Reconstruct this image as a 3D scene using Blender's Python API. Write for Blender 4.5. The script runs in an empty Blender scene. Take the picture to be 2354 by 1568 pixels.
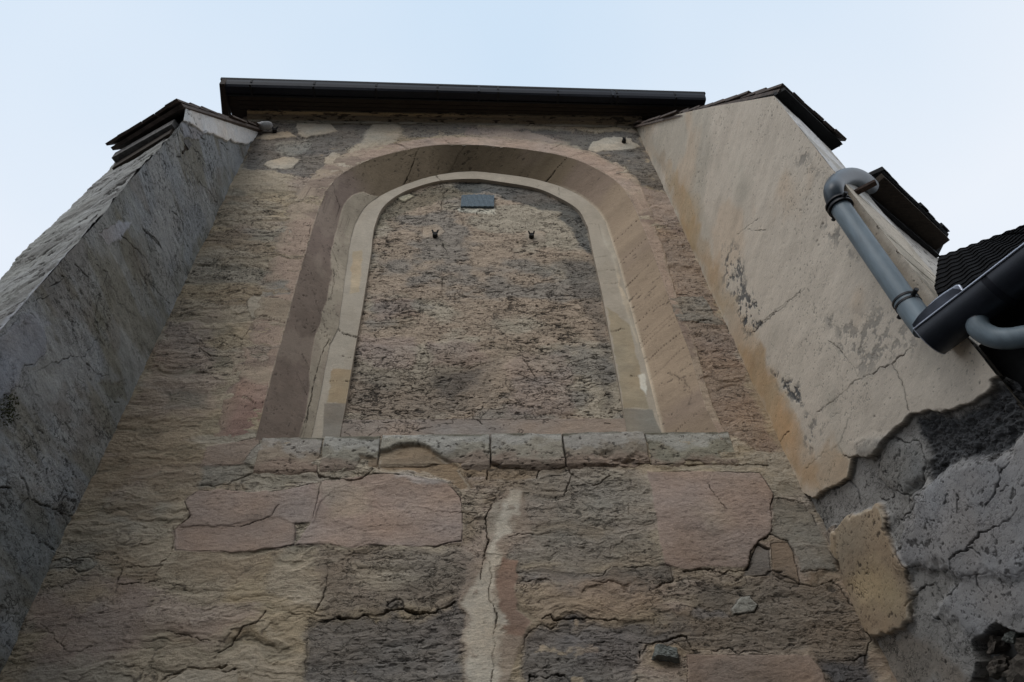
import bpy, math, random
import numpy as np
random.seed(7)
# ------------------------------------------------------------------ camera, light, exposure
F = 1600.0                                   # focal length in the units of a 2353 px wide picture
_Z = np.array([-110., 1584., -F]); _Z /= np.linalg.norm(_Z)
_XV = 25000.0
_X = np.array([_XV, (110 * _XV - F * F) / 1584, -F]); _X /= np.linalg.norm(_X)
_Y = np.cross(_Z, _X)
R = np.array([_X, _Y, _Z])                   # camera axes -> world
CAM = np.array([0., -4., 1.6])
scene = bpy.context.scene
cd = bpy.data.cameras.new("camera"); cam = bpy.data.objects.new("camera", cd)
scene.collection.objects.link(cam); scene.camera = cam
cd.sensor_width = 36; cd.lens = F / 2353 * 36; cd.clip_start = 0.05; cd.clip_end = 3000
import mathutils
M4 = mathutils.Matrix.Identity(4)
for i in range(3):
    for j in range(3): M4[i][j] = R[i][j]
    M4[i][3] = CAM[i]
cam.matrix_world = M4
scene.view_settings.view_transform = 'Standard'; scene.view_settings.look = 'None'
scene.view_settings.exposure = 0.12; scene.view_settings.gamma = 1
SUN_DIR = np.array([-0.38, -0.70, 0.68]); SUN_DIR /= np.linalg.norm(SUN_DIR)
w = bpy.data.worlds.new("World"); scene.world = w; w.use_nodes = True
nt = w.node_tree; nt.nodes.clear()
wo = nt.nodes.new('ShaderNodeOutputWorld')
sky = nt.nodes.new('ShaderNodeTexSky'); sky.sky_type = 'NISHITA'; sky.sun_disc = False
sky.sun_elevation = math.asin(SUN_DIR[2]); sky.sun_rotation = math.atan2(SUN_DIR[0], SUN_DIR[1])
b1 = nt.nodes.new('ShaderNodeBackground'); b1.inputs[1].default_value = 0.1
nt.links.new(sky.outputs[0], b1.inputs[0])
tc = nt.nodes.new('ShaderNodeTexCoord'); nz = nt.nodes.new('ShaderNodeTexNoise')
nz.inputs['Scale'].default_value = 1.3; nz.inputs['Detail'].default_value = 3
nt.links.new(tc.outputs['Generated'], nz.inputs['Vector'])
cr = nt.nodes.new('ShaderNodeValToRGB')
cr.color_ramp.elements[0].position = 0.3; cr.color_ramp.elements[0].color = (0.65, 0.79, 0.94, 1)
cr.color_ramp.elements[1].position = 0.85; cr.color_ramp.elements[1].color = (0.86, 0.91, 0.98, 1)
sep = nt.nodes.new('ShaderNodeSeparateXYZ'); nt.links.new(tc.outputs['Generated'], sep.inputs[0])
zr = nt.nodes.new('ShaderNodeMapRange'); nt.links.new(sep.outputs['Z'], zr.inputs[0])
zr.inputs[1].default_value = 0.98; zr.inputs[2].default_value = 0.68; zr.inputs[3].default_value = -0.2; zr.inputs[4].default_value = 0.42
ad = nt.nodes.new('ShaderNodeMath'); ad.operation = 'ADD'; nt.links.new(nz.outputs['Fac'], ad.inputs[0]); nt.links.new(zr.outputs[0], ad.inputs[1])
nt.links.new(ad.outputs[0], cr.inputs[0])
b2 = nt.nodes.new('ShaderNodeBackground'); b2.inputs[1].default_value = 1.0
nt.links.new(cr.outputs[0], b2.inputs[0])
mx = nt.nodes.new('ShaderNodeMixShader'); mx.inputs[0].default_value = 0.88
nt.links.new(b1.outputs[0], mx.inputs[1]); nt.links.new(b2.outputs[0], mx.inputs[2])
nt.links.new(mx.outputs[0], wo.inputs[0])
sl = bpy.data.lights.new("sun", 'SUN'); sl.energy = 1.0; sl.angle = math.radians(35); sl.color = (1, .975, .94)
so = bpy.data.objects.new("sun", sl); scene.collection.objects.link(so)
so.rotation_mode = 'QUATERNION'
so.rotation_quaternion = mathutils.Vector(-SUN_DIR).to_track_quat('-Z', 'Y')
so.location = (-6, -6, 14)

# ------------------------------------------------------------------ helpers: rays and planes
def ray(px, py):
    d = R @ np.array([px - 1176.5, 784 - py, -F]); return d / np.linalg.norm(d)
def hit(px, py, n, p0):
    d = ray(px, py); n = np.asarray(n, float); p0 = np.asarray(p0, float)
    return CAM + d * ((p0 - CAM) @ n) / (d @ n)
def onY(px, py, y=0.): return hit(px, py, (0, 1, 0), (0, y, 0))
def onZ(px, py, z): return hit(px, py, (0, 0, 1), (0, 0, z))
def onX(px, py, x): return hit(px, py, (1, 0, 0), (x, 0, 0))
def unit(v): v = np.asarray(v, float); return v / np.linalg.norm(v)
# crops I measured in: factor and origin for each
REG = dict(L=(.3902, 0, 956), M=(.3902, 735.4, 956), Q=(.3902, 1470.8, 956),
           a=(.3283, 0, 514.8), b=(.3283, 514.8, 514.8), c=(.3283, 1176.6, 514.8), d=(.3283, 1691.4, 735.4),
           s=(.2814, 0, 147), t=(.2814, 441.2, 147), u=(.2814, 1029.6, 147), v=(.2814, 1691.4, 147), D=(1, 0, 0))
def rg(k, pts):
    f, x, y = REG[k]; return [(p[0] * f + x, p[1] * f + y) for p in pts]

# ------------------------------------------------------------------ helpers: noise
_rng = np.random.RandomState(11)
_T = _rng.rand(256, 256).astype(np.float32)
_T2 = _rng.rand(256, 256).astype(np.float32)
def vn(x, y, s=0):
    x = x + s * 17.31; y = y + s * 9.77
    xi = np.floor(x).astype(np.int32); yi = np.floor(y).astype(np.int32)
    fx = (x - xi).astype(np.float32); fy = (y - yi).astype(np.float32)
    fx = fx * fx * (3 - 2 * fx); fy = fy * fy * (3 - 2 * fy)
    a = _T[xi & 255, yi & 255]; b = _T[(xi + 1) & 255, yi & 255]
    c = _T[xi & 255, (yi + 1) & 255]; d = _T[(xi + 1) & 255, (yi + 1) & 255]
    return (a + (b - a) * fx) * (1 - fy) + (c + (d - c) * fx) * fy
def fbm(x, y, o=4, s=0, g=.5):
    r = 0; a = 1; t = 0
    for k in range(o):
        r = r + a * vn(x * 2 ** k, y * 2 ** k, s + k * 3); t += a; a *= g
    return r / t                                        # 0..1, mean .5
def ridge(x, y, o=4, s=0, g=.5): return np.abs(fbm(x, y, o, s, g) - .5) * 2
def sm(a, b, x):
    t = np.clip((x - a) / (b - a), 0, 1); return t * t * (3 - 2 * t)
def worley(x, y, s=0):
    xi = np.floor(x).astype(np.int32); yi = np.floor(y).astype(np.int32)
    f1 = np.full(x.shape, 9., np.float32); f2 = f1.copy()
    for dx in (-1, 0, 1):
        for dy in (-1, 0, 1):
            cx = xi + dx; cy = yi + dy
            px = cx + _T[(cx + s * 7) & 255, cy & 255]; py = cy + _T2[(cx + s * 7) & 255, cy & 255]
            d = ((px - x) ** 2 + (py - y) ** 2).astype(np.float32)
            m = d < f1
            f2 = np.where(m, f1, np.minimum(f2, d)); f1 = np.where(m, d, f1)
    return np.sqrt(f1), np.sqrt(f2)
def lin(c):
    c = np.array(c, float) / 255.
    return np.where(c <= .04045, c / 12.92, ((c + .055) / 1.055) ** 2.4)
KA = 2.5                                     # palette value -> albedo
def alb(*c): return np.clip(lin(c) * KA, 0, .85)
TAN = alb(124, 114, 99); GREY = alb(110, 107, 99); PINK = alb(117, 103, 95); OCHRE = alb(126, 112, 90)
CREAM = alb(135, 127, 114); DARK = alb(61, 59, 57); MAUVE = alb(83, 80, 78); WHITE = alb(168, 168, 168)
BROWN = alb(104, 91, 75); CRACK = alb(24, 22, 21); BLUEG = alb(103, 106, 108); LILAC = alb(112, 113, 118)
BEIGE = alb(149, 141, 130); MOSS = alb(80, 77, 66); PINKD = alb(106, 92, 82)

# ------------------------------------------------------------------ helpers: scene objects
def link(o): scene.collection.objects.link(o); return o
def thing(name, label, cat, loc, group=None):
    o = link(bpy.data.objects.new(name, None)); o.location = loc; o.empty_display_size = .3
    o['label'] = label; o['category'] = cat
    if group: o['group'] = group
    return o
def world_loc(p):
    v = mathutils.Vector((0, 0, 0))
    while p is not None: v = v + p.location; p = p.parent
    return v
def mesh_obj(name, verts, faces, mat, parent=None, smooth=False):
    me = bpy.data.meshes.new(name); me.from_pydata([tuple(map(float, v)) for v in verts], [], faces); me.update()
    me.materials.append(mat)
    if smooth: me.polygons.foreach_set('use_smooth', [True] * len(me.polygons))
    o = link(bpy.data.objects.new(name, me))
    if parent is not None:
        o.parent = parent; o.location = -world_loc(parent)
    return o
class MB:
    def __init__(s): s.v = []; s.f = []
    def hexa(s, p):                           # 8 points: bottom quad, top quad
        n = len(s.v); s.v += [np.asarray(q, float) for q in p]
        s.f += [tuple(n + i for i in q) for q in ((0, 3, 2, 1), (4, 5, 6, 7), (0, 1, 5, 4), (1, 2, 6, 5), (2, 3, 7, 6), (3, 0, 4, 7))]
    def box(s, lo, hi):
        x0, y0, z0 = lo; x1, y1, z1 = hi
        s.hexa([(x0, y0, z0), (x1, y0, z0), (x1, y1, z0), (x0, y1, z0), (x0, y0, z1), (x1, y0, z1), (x1, y1, z1), (x0, y1, z1)])
    def slab(s, q, n, t):                     # quad thickened by t along n
        n = np.asarray(n, float); q = [np.asarray(p, float) for p in q]
        s.hexa(q + [p + n * t for p in q])
    def tube(s, pts, r, seg=20, cap=True):
        pts = [np.asarray(p, float) for p in pts]; rr = r if hasattr(r, '__len__') else [r] * len(pts)
        n0 = len(s.v); up = None
        for i, p in enumerate(pts):
            t = unit(pts[min(i + 1, len(pts) - 1)] - pts[max(i - 1, 0)])
            if up is None:
                up = np.cross(t, (0.3, 1, .2)); up = unit(up)
            up = unit(up - t * (up @ t)); bi = np.cross(t, up)
            for k in range(seg):
                a = 2 * math.pi * k / seg; s.v.append(p + rr[i] * (math.cos(a) * up + math.sin(a) * bi))
        for i in range(len(pts) - 1):
            for k in range(seg):
                a = n0 + i * seg + k; b = n0 + i * seg + (k + 1) % seg
                s.f.append((a, b, b + seg, a + seg))
        if cap:
            s.f.append(tuple(n0 + k for k in range(seg))[::-1]); e = n0 + (len(pts) - 1) * seg
            s.f.append(tuple(e + k for k in range(seg)))
    def build(s, name, mat, parent=None, smooth=False):
        o = mesh_obj(name, s.v, s.f, mat, parent, smooth)
        if smooth:
            try: o.data.set_sharp_from_angle(angle=math.radians(40))
            except Exception: pass
        return o

# ------------------------------------------------------------------ materials
def nodes(name):
    m = bpy.data.materials.new(name); m.use_nodes = True
    n = m.node_tree.nodes; l = m.node_tree.links; return m, n, l, n['Principled BSDF']
def mathn(n, l, op, a, b=None, clamp=False):
    q = n.new('ShaderNodeMath'); q.operation = op; q.use_clamp = clamp
    for i, x in enumerate((a, b)):
        if x is None: continue
        if isinstance(x, (int, float)): q.inputs[i].default_value = x
        else: l.new(x, q.inputs[i])
    return q.outputs[0]
def plaster(name, bump=.5, contrast=1.):
    m, n, l, bs = nodes(name)
    tcn = n.new('ShaderNodeTexCoord')
    mp = n.new('ShaderNodeMapping'); mp.inputs['Scale'].default_value = (1, 1, 2.0)
    l.new(tcn.outputs['Object'], mp.inputs[0])
    at = n.new('ShaderNodeAttribute'); at.attribute_name = 'Col'
    ak = n.new('ShaderNodeAttribute'); ak.attribute_name = 'crk'
    def noise(sc, det, src=mp.outputs[0], rough=.6):
        q = n.new('ShaderNodeTexNoise'); q.inputs['Scale'].default_value = sc; q.inputs['Detail'].default_value = det
        q.inputs['Roughness'].default_value = rough; l.new(src, q.inputs['Vector']); return q
    n1 = noise(26, 8); n2 = noise(130, 6, tcn.outputs['Object'], .7); n3 = noise(7, 5)
    # warped coordinates for the hairline cracks
    vm = n.new('ShaderNodeVectorMath'); vm.operation = 'MULTIPLY_ADD'
    l.new(n3.outputs['Color'], vm.inputs[0]); vm.inputs[1].default_value = (.35, .35, .35); l.new(mp.outputs[0], vm.inputs[2])
    vo = n.new('ShaderNodeTexVoronoi'); vo.feature = 'DISTANCE_TO_EDGE'; vo.inputs['Scale'].default_value = 6.5
    l.new(vm.outputs[0], vo.inputs['Vector'])
    wv = n.new('ShaderNodeTexVoronoi'); wv.feature = 'DISTANCE_TO_EDGE'; wv.inputs['Scale'].default_value = 15
    l.new(vm.outputs[0], wv.inputs['Vector'])
    brk = noise(3.2, 4)
    def line(src, wd, mask):
        q = n.new('ShaderNodeMapRange'); l.new(src, q.inputs[0]); q.inputs[1].default_value = 0; q.inputs[2].default_value = wd
        q.inputs[3].default_value = 1; q.inputs[4].default_value = 0
        return mathn(n, l, 'MULTIPLY', q.outputs[0], mask)
    mr = n.new('ShaderNodeMapRange'); l.new(brk.outputs['Fac'], mr.inputs[0]); mr.inputs[1].default_value = .44; mr.inputs[2].default_value = .56
    mr2 = n.new('ShaderNodeMapRange'); l.new(n1.outputs['Fac'], mr2.inputs[0]); mr2.inputs[1].default_value = .47; mr2.inputs[2].default_value = .56
    c1 = line(vo.outputs['Distance'], .050, mr.outputs[0]); c2 = line(wv.outputs['Distance'], .095, mr2.outputs[0])
    cc = mathn(n, l, 'MAXIMUM', c1, mathn(n, l, 'MULTIPLY', c2, .75))
    cc = mathn(n, l, 'MULTIPLY', cc, ak.outputs['Fac'], True)
    # value variation
    v = mathn(n, l, 'MULTIPLY_ADD', n1.outputs['Fac'], .6 * contrast)
    v.node.inputs[2].default_value = 1 - .30 * contrast
    v2 = mathn(n, l, 'MULTIPLY_ADD', n2.outputs['Fac'], .8 * contrast)
    v2.node.inputs[2].default_value = 1 - .40 * contrast
    vv = mathn(n, l, 'MULTIPLY', v, v2)
    vv = mathn(n, l, 'MULTIPLY', vv, mathn(n, l, 'SUBTRACT', 1.0, mathn(n, l, 'MULTIPLY', cc, .82)))
    vs = n.new('ShaderNodeVectorMath'); vs.operation = 'SCALE'
    l.new(at.outputs['Color'], vs.inputs[0]); l.new(vv, vs.inputs['Scale'])
    l.new(vs.outputs[0], bs.inputs['Base Color']); bs.inputs['Roughness'].default_value = .93
    bs.inputs['Specular IOR Level'].default_value = .2
    h = mathn(n, l, 'ADD', mathn(n, l, 'MULTIPLY', n1.outputs['Fac'], 1.0), mathn(n, l, 'MULTIPLY', n2.outputs['Fac'], .5))
    h = mathn(n, l, 'SUBTRACT', h, mathn(n, l, 'MULTIPLY', cc, .6))
    bp = n.new('ShaderNodeBump'); bp.inputs['Strength'].default_value = bump; bp.inputs['Distance'].default_value = .012
    l.new(h, bp.inputs['Height']); l.new(bp.outputs[0], bs.inputs['Normal'])
    return m
def simple(name, col, rough=.6, metal=0., var=.3, scale=20, bump=.15, stretch=(1, 1, 1), spec=.5):
    m, n, l, bs = nodes(name)
    tcn = n.new('ShaderNodeTexCoord'); mp = n.new('ShaderNodeMapping'); mp.inputs['Scale'].default_value = stretch
    l.new(tcn.outputs['Object'], mp.inputs[0])
    q = n.new('ShaderNodeTexNoise'); q.inputs['Scale'].default_value = scale; q.inputs['Detail'].default_value = 7
    q.inputs['Roughness'].default_value = .65; l.new(mp.outputs[0], q.inputs['Vector'])
    r = n.new('ShaderNodeValToRGB')
    r.color_ramp.elements[0].position = .3; r.color_ramp.elements[0].color = tuple(np.array(col) * (1 - var)) + (1,)
    r.color_ramp.elements[1].position = .7; r.color_ramp.elements[1].color = tuple(np.minimum(np.array(col) * (1 + var), 1)) + (1,)
    l.new(q.outputs['Fac'], r.inputs[0]); l.new(r.outputs[0], bs.inputs['Base Color'])
    bs.inputs['Roughness'].default_value = rough; bs.inputs['Metallic'].default_value = metal
    bs.inputs['Specular IOR Level'].default_value = spec
    bp = n.new('ShaderNodeBump'); bp.inputs['Strength'].default_value = bump; bp.inputs['Distance'].default_value = .01
    l.new(q.outputs['Fac'], bp.inputs['Height']); l.new(bp.outputs[0], bs.inputs['Normal'])
    return m
M_ROUGH = plaster('weathered_plaster', .6, 1.0)
M_FINE = plaster('smooth_plaster', .25, .45)
M_STONE = plaster('dressed_stone', .35, .6)
M_DARKMETAL = simple('dark_gutter_metal', (.013, .015, .022), .6, 0, .2, 8, .05, (1, 1, 1), .25)
M_GUTTER = simple('anthracite_gutter', (.035, .040, .052), .4, .2, .25, 6, .04)
M_SOFFIT = simple('dark_soffit_wood', (.038, .027, .018), .9, 0, .4, 12, .3, (1, 8, 8))
M_TILE = simple('weathered_roof_tile', (.085, .062, .05), .85, 0, .55, 14, .5)
M_SLATE = simple('black_slate', (.012, .012, .013), .85, 0, .4, 10, .3)
M_PIPE = simple('blue_grey_pipe', (.175, .225, .26), .5, 0, .30, 14, .08, (1, 1, .22))
M_CLAMP = simple('black_clamp', (.02, .02, .022), .5, .4, .3, 30, .1)
M_RUST = simple('rusty_iron', (.05, .028, .02), .85, .2, .5, 60, .4)
M_IRON = simple('black_iron', (.012, .011, .011), .8, .2, .4, 80, .4)
M_VENT = simple('blue_grey_plaque', (.10, .14, .17), .7, 0, .45, 45, .35, (1, 1, 3))
M_MORTAR = simple('lime_mortar', (.42, .42, .42), .95, 0, .25, 30, .5)
M_SILVER = simple('bright_gutter_lip', (.45, .48, .55), .35, .5, .15, 10, .05)
M_RUBBLE = simple('rubble_stone', (.10, .085, .07), .95, 0, .5, 25, .8)
M_LEAF = simple('dry_moss', (.055, .06, .02), .9, 0, .5, 60, .3)
M_GROUND = simple('worn_asphalt', (.045, .045, .046), .9, 0, .3, 6, .3)
M_RENDER = simple('grey_house_render', (.11, .105, .10), .95, 0, .2, 3, .2)
M_WOOD = simple('door_wood', (.07, .045, .03), .7, 0, .3, 10, .3, (6, 6, 1))
M_GLASS = simple('window_glass', (.02, .025, .03), .08, 0, .1, 3, .0)

# ------------------------------------------------------------------ painted relief surfaces
class Surf:
    """A dense sheet: P base points, X/Y in-plane metres, N normals. Colour and relief are worked out per vertex."""
    def __init__(s, P, X, Y, N, toxy):
        s.P = P; s.X = X.astype(np.float32); s.Y = Y.astype(np.float32); s.N = N; s.toxy = toxy
        s.col = np.zeros(X.shape + (3,)); s.h = np.zeros(X.shape); s.crk = np.ones(X.shape)
        s.hk = 1.0
        s.tex = (.74 + .52 * fbm(s.X * 2.3, s.Y * 4, 4, 201)) * (.86 + .28 * fbm(s.X * 12, s.Y * 28, 4, 205, .6))
        s.hue = (fbm(s.X * 3.1, s.Y * 4.2, 4, 211) - .5)
        s.hx = (fbm(s.X * 26, s.Y * 26, 4, 43) - .5); s.hy = (fbm(s.X * 26, s.Y * 26, 4, 48) - .5)
        s.wx = (fbm(s.X * 6, s.Y * 8, 5, 3) - .5); s.wy = (fbm(s.X * 6, s.Y * 8, 5, 8) - .5)
    def blend(s, a, c):
        a = a[..., None]; s.col = s.col * (1 - a) + np.asarray(c) * a
    def _dist(s, pts, jit, reach, closed):
        q = np.array([s.toxy(*p) for p in pts])
        pad = reach + abs(jit)
        bb = (s.X > q[:, 0].min() - pad) & (s.X < q[:, 0].max() + pad) & (s.Y > q[:, 1].min() - pad) & (s.Y < q[:, 1].max() + pad)
        r, c = np.where(bb)
        if len(r) == 0: return None
        sl_ = (slice(r.min(), r.max() + 1), slice(c.min(), c.max() + 1))
        fj = .030 if not closed else min(jit, .03) * .5
        x = s.X[sl_] + s.wx[sl_] * jit * 2.4 + s.hx[sl_] * fj; y = s.Y[sl_] + s.wy[sl_] * jit * 2.4 + s.hy[sl_] * fj
        d = np.full(x.shape, 1e9); ins = np.zeros(x.shape, bool); k = len(q)
        for i in range(k if closed else k - 1):
            a = q[i]; b = q[(i + 1) % k]; e = b - a; L = e @ e + 1e-12
            t = np.clip(((x - a[0]) * e[0] + (y - a[1]) * e[1]) / L, 0, 1)
            d = np.minimum(d, (x - a[0] - t * e[0]) ** 2 + (y - a[1] - t * e[1]) ** 2)
            if closed:
                cnd = ((a[1] > y) != (b[1] > y)) & (x < (b[0] - a[0]) * (y - a[1]) / (b[1] - a[1] + 1e-12) + a[0])
                ins ^= cnd
        d = np.sqrt(d)
        return sl_, np.where(ins, -d, d) if closed else d
    def patch(s, pts, c, edge=.02, jit=.04, h=0., a=1., rim=0., crk=None, mott=0., rimlight=None):
        g = s._dist(pts, jit, edge + .05, True)
        if g is None: return
        sl_, d = g
        bn = fbm(s.X[sl_] * 13, s.Y[sl_] * 19, 4, 37) - .5
        k = sm(edge, -edge, d + bn * min(.05, edge * 3)) * a * .9
        if mott: k = k * sm(.5 - mott, .5 + .02, fbm(s.X[sl_] * 9, s.Y[sl_] * 14, 5, 31) + .22)
        cc = np.asarray(c) * s.tex[sl_][..., None] * (1 + s.hue[sl_][..., None] * np.array([.22, 0, -.22]))
        s.col[sl_] = s.col[sl_] * (1 - k[..., None]) + cc * k[..., None]
        s.h[sl_] += h * s.hk * sm(edge + .012, -edge - .012, d)
        if crk is not None and crk < .5: s.h[sl_] -= .75 * k * (s.h[sl_] - h * s.hk)
        if crk is not None: s.crk[sl_] = s.crk[sl_] * (1 - k) + crk * k
        if rim:
            brk = sm(.38, .6, fbm(s.X[sl_] * 5, s.Y[sl_] * 5, 3, 77))
            rw = rim * (.15 + .9 * vn(s.X[sl_] * 14, s.Y[sl_] * 14, 19))
            r = sm(1, .3, np.abs(d) / rw) * brk
            s.col[sl_] = s.col[sl_] * (1 - .8 * r[..., None]) + CRACK * .8 * r[..., None]
            s.h[sl_] -= .008 * r
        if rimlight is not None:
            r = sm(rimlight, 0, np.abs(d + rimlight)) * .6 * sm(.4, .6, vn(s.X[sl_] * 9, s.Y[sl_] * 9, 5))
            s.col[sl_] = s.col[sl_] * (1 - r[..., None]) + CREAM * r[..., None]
    def crack(s, pts, w=.006, depth=.02, jit=.02, a=.92, c=None):
        g = s._dist(pts, jit, w * 3, False)
        if g is None: return
        sl_, d = g
        ww = w * .62 * (.15 + 1.7 * fbm(s.X[sl_] * 12, s.Y[sl_] * 12, 2, 61) ** 1.3)
        ww = ww * .85
        k = sm(1, .35, d / ww) * (.25 + .75 * sm(.30, .48, vn(s.X[sl_] * 5, s.Y[sl_] * 5, 29)))
        kk = (k * a)[..., None]
        s.col[sl_] = s.col[sl_] * (1 - kk) + (CRACK if c is None else c) * kk
        s.h[sl_] -= depth * k
        halo = sm(5, .8, d / ww) * .15
        s.col[sl_] *= (1 - halo)[..., None]
    def ridge_cracks(s, sx, sy, seed, w, a=.8, depth=.008, mask=None, lo=.45, hi=.6):
        r = ridge(s.X * sx + s.wx * 1.2, s.Y * sy + s.wy * 1.2, 4, seed, .55)
        m = sm(lo, hi, fbm(s.X * 1.7, s.Y * 2.1, 3, seed + 5))
        if mask is not None: m = m * mask
        k = sm(w, w * .3, r) * m * a
        s.blend(k, CRACK); s.h -= depth * k
    def pits(s, sx, sy, seed, th, a=.8, depth=.006, mask=None):
        k = sm(th, th + .07, fbm(s.X * sx, s.Y * sy, 4, seed, .6) + (fbm(s.X * 1.9, s.Y * 2.7, 3, seed + 9) - .5) * .22)
        if mask is not None: k = k * mask
        s.blend(k * a, CRACK * 1.3); s.h -= depth * k
    def build(s, name, mat, parent, hole=None):
        Q = s.P + s.N * s.h[..., None]
        n, m = s.X.shape
        idx = np.arange(n * m).reshape(n, m)
        f = np.stack([idx[:-1, :-1], idx[:-1, 1:], idx[1:, 1:], idx[1:, :-1]], -1).reshape(-1, 4)
        vt = Q.reshape(-1, 3)
        cross = np.cross(Q[0, 1] - Q[0, 0], Q[1, 0] - Q[0, 0])
        if cross @ np.broadcast_to(s.N, Q.shape)[0, 0] < 0: f = f[:, ::-1]
        colv = s.col.reshape(-1, 3); ck = s.crk.reshape(-1)
        if hole is not None:
            keep = ~hole.reshape(-1)[f].all(1); f = f[keep]
            used = np.zeros(n * m, bool); used[f] = True
            mp = np.cumsum(used) - 1; f = mp[f]; vt = vt[used]; colv = colv[used]; ck = ck[used]
        me = bpy.data.meshes.new(name)
        me.vertices.add(len(vt)); me.vertices.foreach_set('co', vt.astype(np.float32).ravel())
        me.loops.add(len(f) * 4); me.loops.foreach_set('vertex_index', f.astype(np.int32).ravel())
        me.polygons.add(len(f)); me.polygons.foreach_set('loop_start', np.arange(0, len(f) * 4, 4, dtype=np.int32))
        me.polygons.foreach_set('loop_total', np.full(len(f), 4, np.int32))
        me.polygons.foreach_set('use_smooth', np.ones(len(f), bool))
        me.update(calc_edges=True)
        ca = me.attributes.new('Col', 'FLOAT_COLOR', 'POINT')
        ca.data.foreach_set('color', np.concatenate([np.clip(colv, 0, .9), np.ones((len(colv), 1))], 1).astype(np.float32).ravel())
        ka = me.attributes.new('crk', 'FLOAT', 'POINT'); ka.data.foreach_set('value', ck.astype(np.float32))
        me.materials.append(mat)
        o = link(bpy.data.objects.new(name, me))
        if parent is not None: o.parent = parent; o.location = -world_loc(parent)
        return o
def resample(pts, n, w=None):
    pts = np.array(pts, float); d = np.r_[0, np.cumsum(np.linalg.norm(np.diff(pts, axis=0), axis=1))]
    t = (np.linspace(0, 1, n) if w is None else w) * d[-1]
    return np.stack([np.interp(t, d, pts[:, k]) for k in range(pts.shape[1])], 1)
def smooth_curve(pts, n):                     # Catmull-Rom through the points, then even spacing
    p = np.array(pts, float); p = np.vstack([2 * p[0] - p[1], p, 2 * p[-1] - p[-2]]); out = []
    for i in range(1, len(p) - 2):
        for t in np.linspace(0, 1, 12, endpoint=False):
            a, b, c, d = p[i - 1], p[i], p[i + 1], p[i + 2]
            out.append(.5 * (2 * b + (c - a) * t + (2 * a - 5 * b + 4 * c - d) * t * t + (3 * b - a - 3 * c + d) * t ** 3))
    out.append(p[-2]); return resample(out, n)

XA, XB = None, None
# ------------------------------------------------------------------ key measured points
JL = [onY(5, 1535), onY(590, 300)]; JR = [onY(2001, 1471), onY(1460, 290)]
def jl_x(z): return JL[0][0] + (JL[1][0] - JL[0][0]) * (z - JL[0][2]) / (JL[1][2] - JL[0][2])
def jr_x(z): return JR[0][0] + (JR[1][0] - JR[0][0]) * (z - JR[0][2]) / (JR[1][2] - JR[0][2])
DEP = .20                                    # depth of the blind niche
leftleg = rg('D', [(587, 1012), (590, 1000), (640, 812), (690, 628), (735, 478)])
arch_o = rg('D', [(748, 442), (776, 409), (815, 384), (863, 364), (934, 346), (980, 338), (1032, 334), (1090, 335), (1142, 338.5), (1226, 347.5), (1311, 365), (1378, 394), (1423, 425), (1450, 462)])
rightleg = rg('D', [(1463, 490), (1492, 560), (1541, 699), (1584, 810), (1620, 938), (1649, 994), (1655, 1012)])
def crv(legl, ar, legr, y, nl=260, na=420):
    a = resample([onY(*p, y) for p in legl], nl); b = smooth_curve([onY(*p, y) for p in ar], na); c = resample([onY(*p, y) for p in legr], nl)
    return np.vstack([a, b, c])
C_OUT = crv(leftleg, arch_o, rightleg, 0.)
f_l = rg('D', [(700, 1050), (718, 994), (757, 794), (777, 754), (794, 623), (805, 549)])
f_a = rg('D', [(815, 515), (835, 480), (863, 457), (905, 435), (948, 418.7), (990, 406), (1032, 398), (1070, 394.5), (1114, 396), (1226, 411.6), (1311, 438.4), (1367, 477.8), (1392, 512)])
f_r = rg('D', [(1399, 535), (1421, 603), (1449, 708), (1484, 843), (1521, 994), (1534, 1045)])
C_FR = crv(f_l, f_a, f_r, DEP)
p_l = rg('D', [(772, 1050), (787, 969), (797, 915), (812, 823), (833, 705), (853, 580)])
p_a = rg('D', [(856, 545), (862, 517), (880, 476.4), (919.7, 445.4), (960, 429), (1004, 417), (1045, 412.5), (1088, 411.5), (1114, 413), (1226, 431), (1283, 454), (1328, 482), (1351, 522)])
p_r = rg('D', [(1364, 588), (1383, 672), (1406, 797), (1423, 886), (1436, 966), (1450, 1050)])
C_PN = crv(p_l, p_a, p_r, DEP)
C_PN2 = C_PN.copy(); C_PN2[:, 1] = DEP + .05

def inside(poly, x, y):
    ins = np.zeros(x.shape, bool); k = len(poly)
    for i in range(k):
        a = poly[i]; b = poly[(i + 1) % k]
        if abs(b[1] - a[1]) < 1e-9: continue
        ins ^= ((a[1] > y) != (b[1] > y)) & (x < (b[0] - a[0]) * (y - a[1]) / (b[1] - a[1]) + a[0])
    return ins

# ------------------------------------------------------------------ ground
gv = [(-400, -400, 0), (400, -400, 0), (400, 400, 0), (-400, 400, 0)]
g = mesh_obj('ground', gv, [(0, 1, 2, 3)], M_GROUND); g['kind'] = 'structure'

# ------------------------------------------------------------------ church end wall
church = thing('church_wall', 'tall weathered pink and tan plaster wall with an arched blind niche, between two buttresses', 'building', (0, 0, 0))

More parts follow.
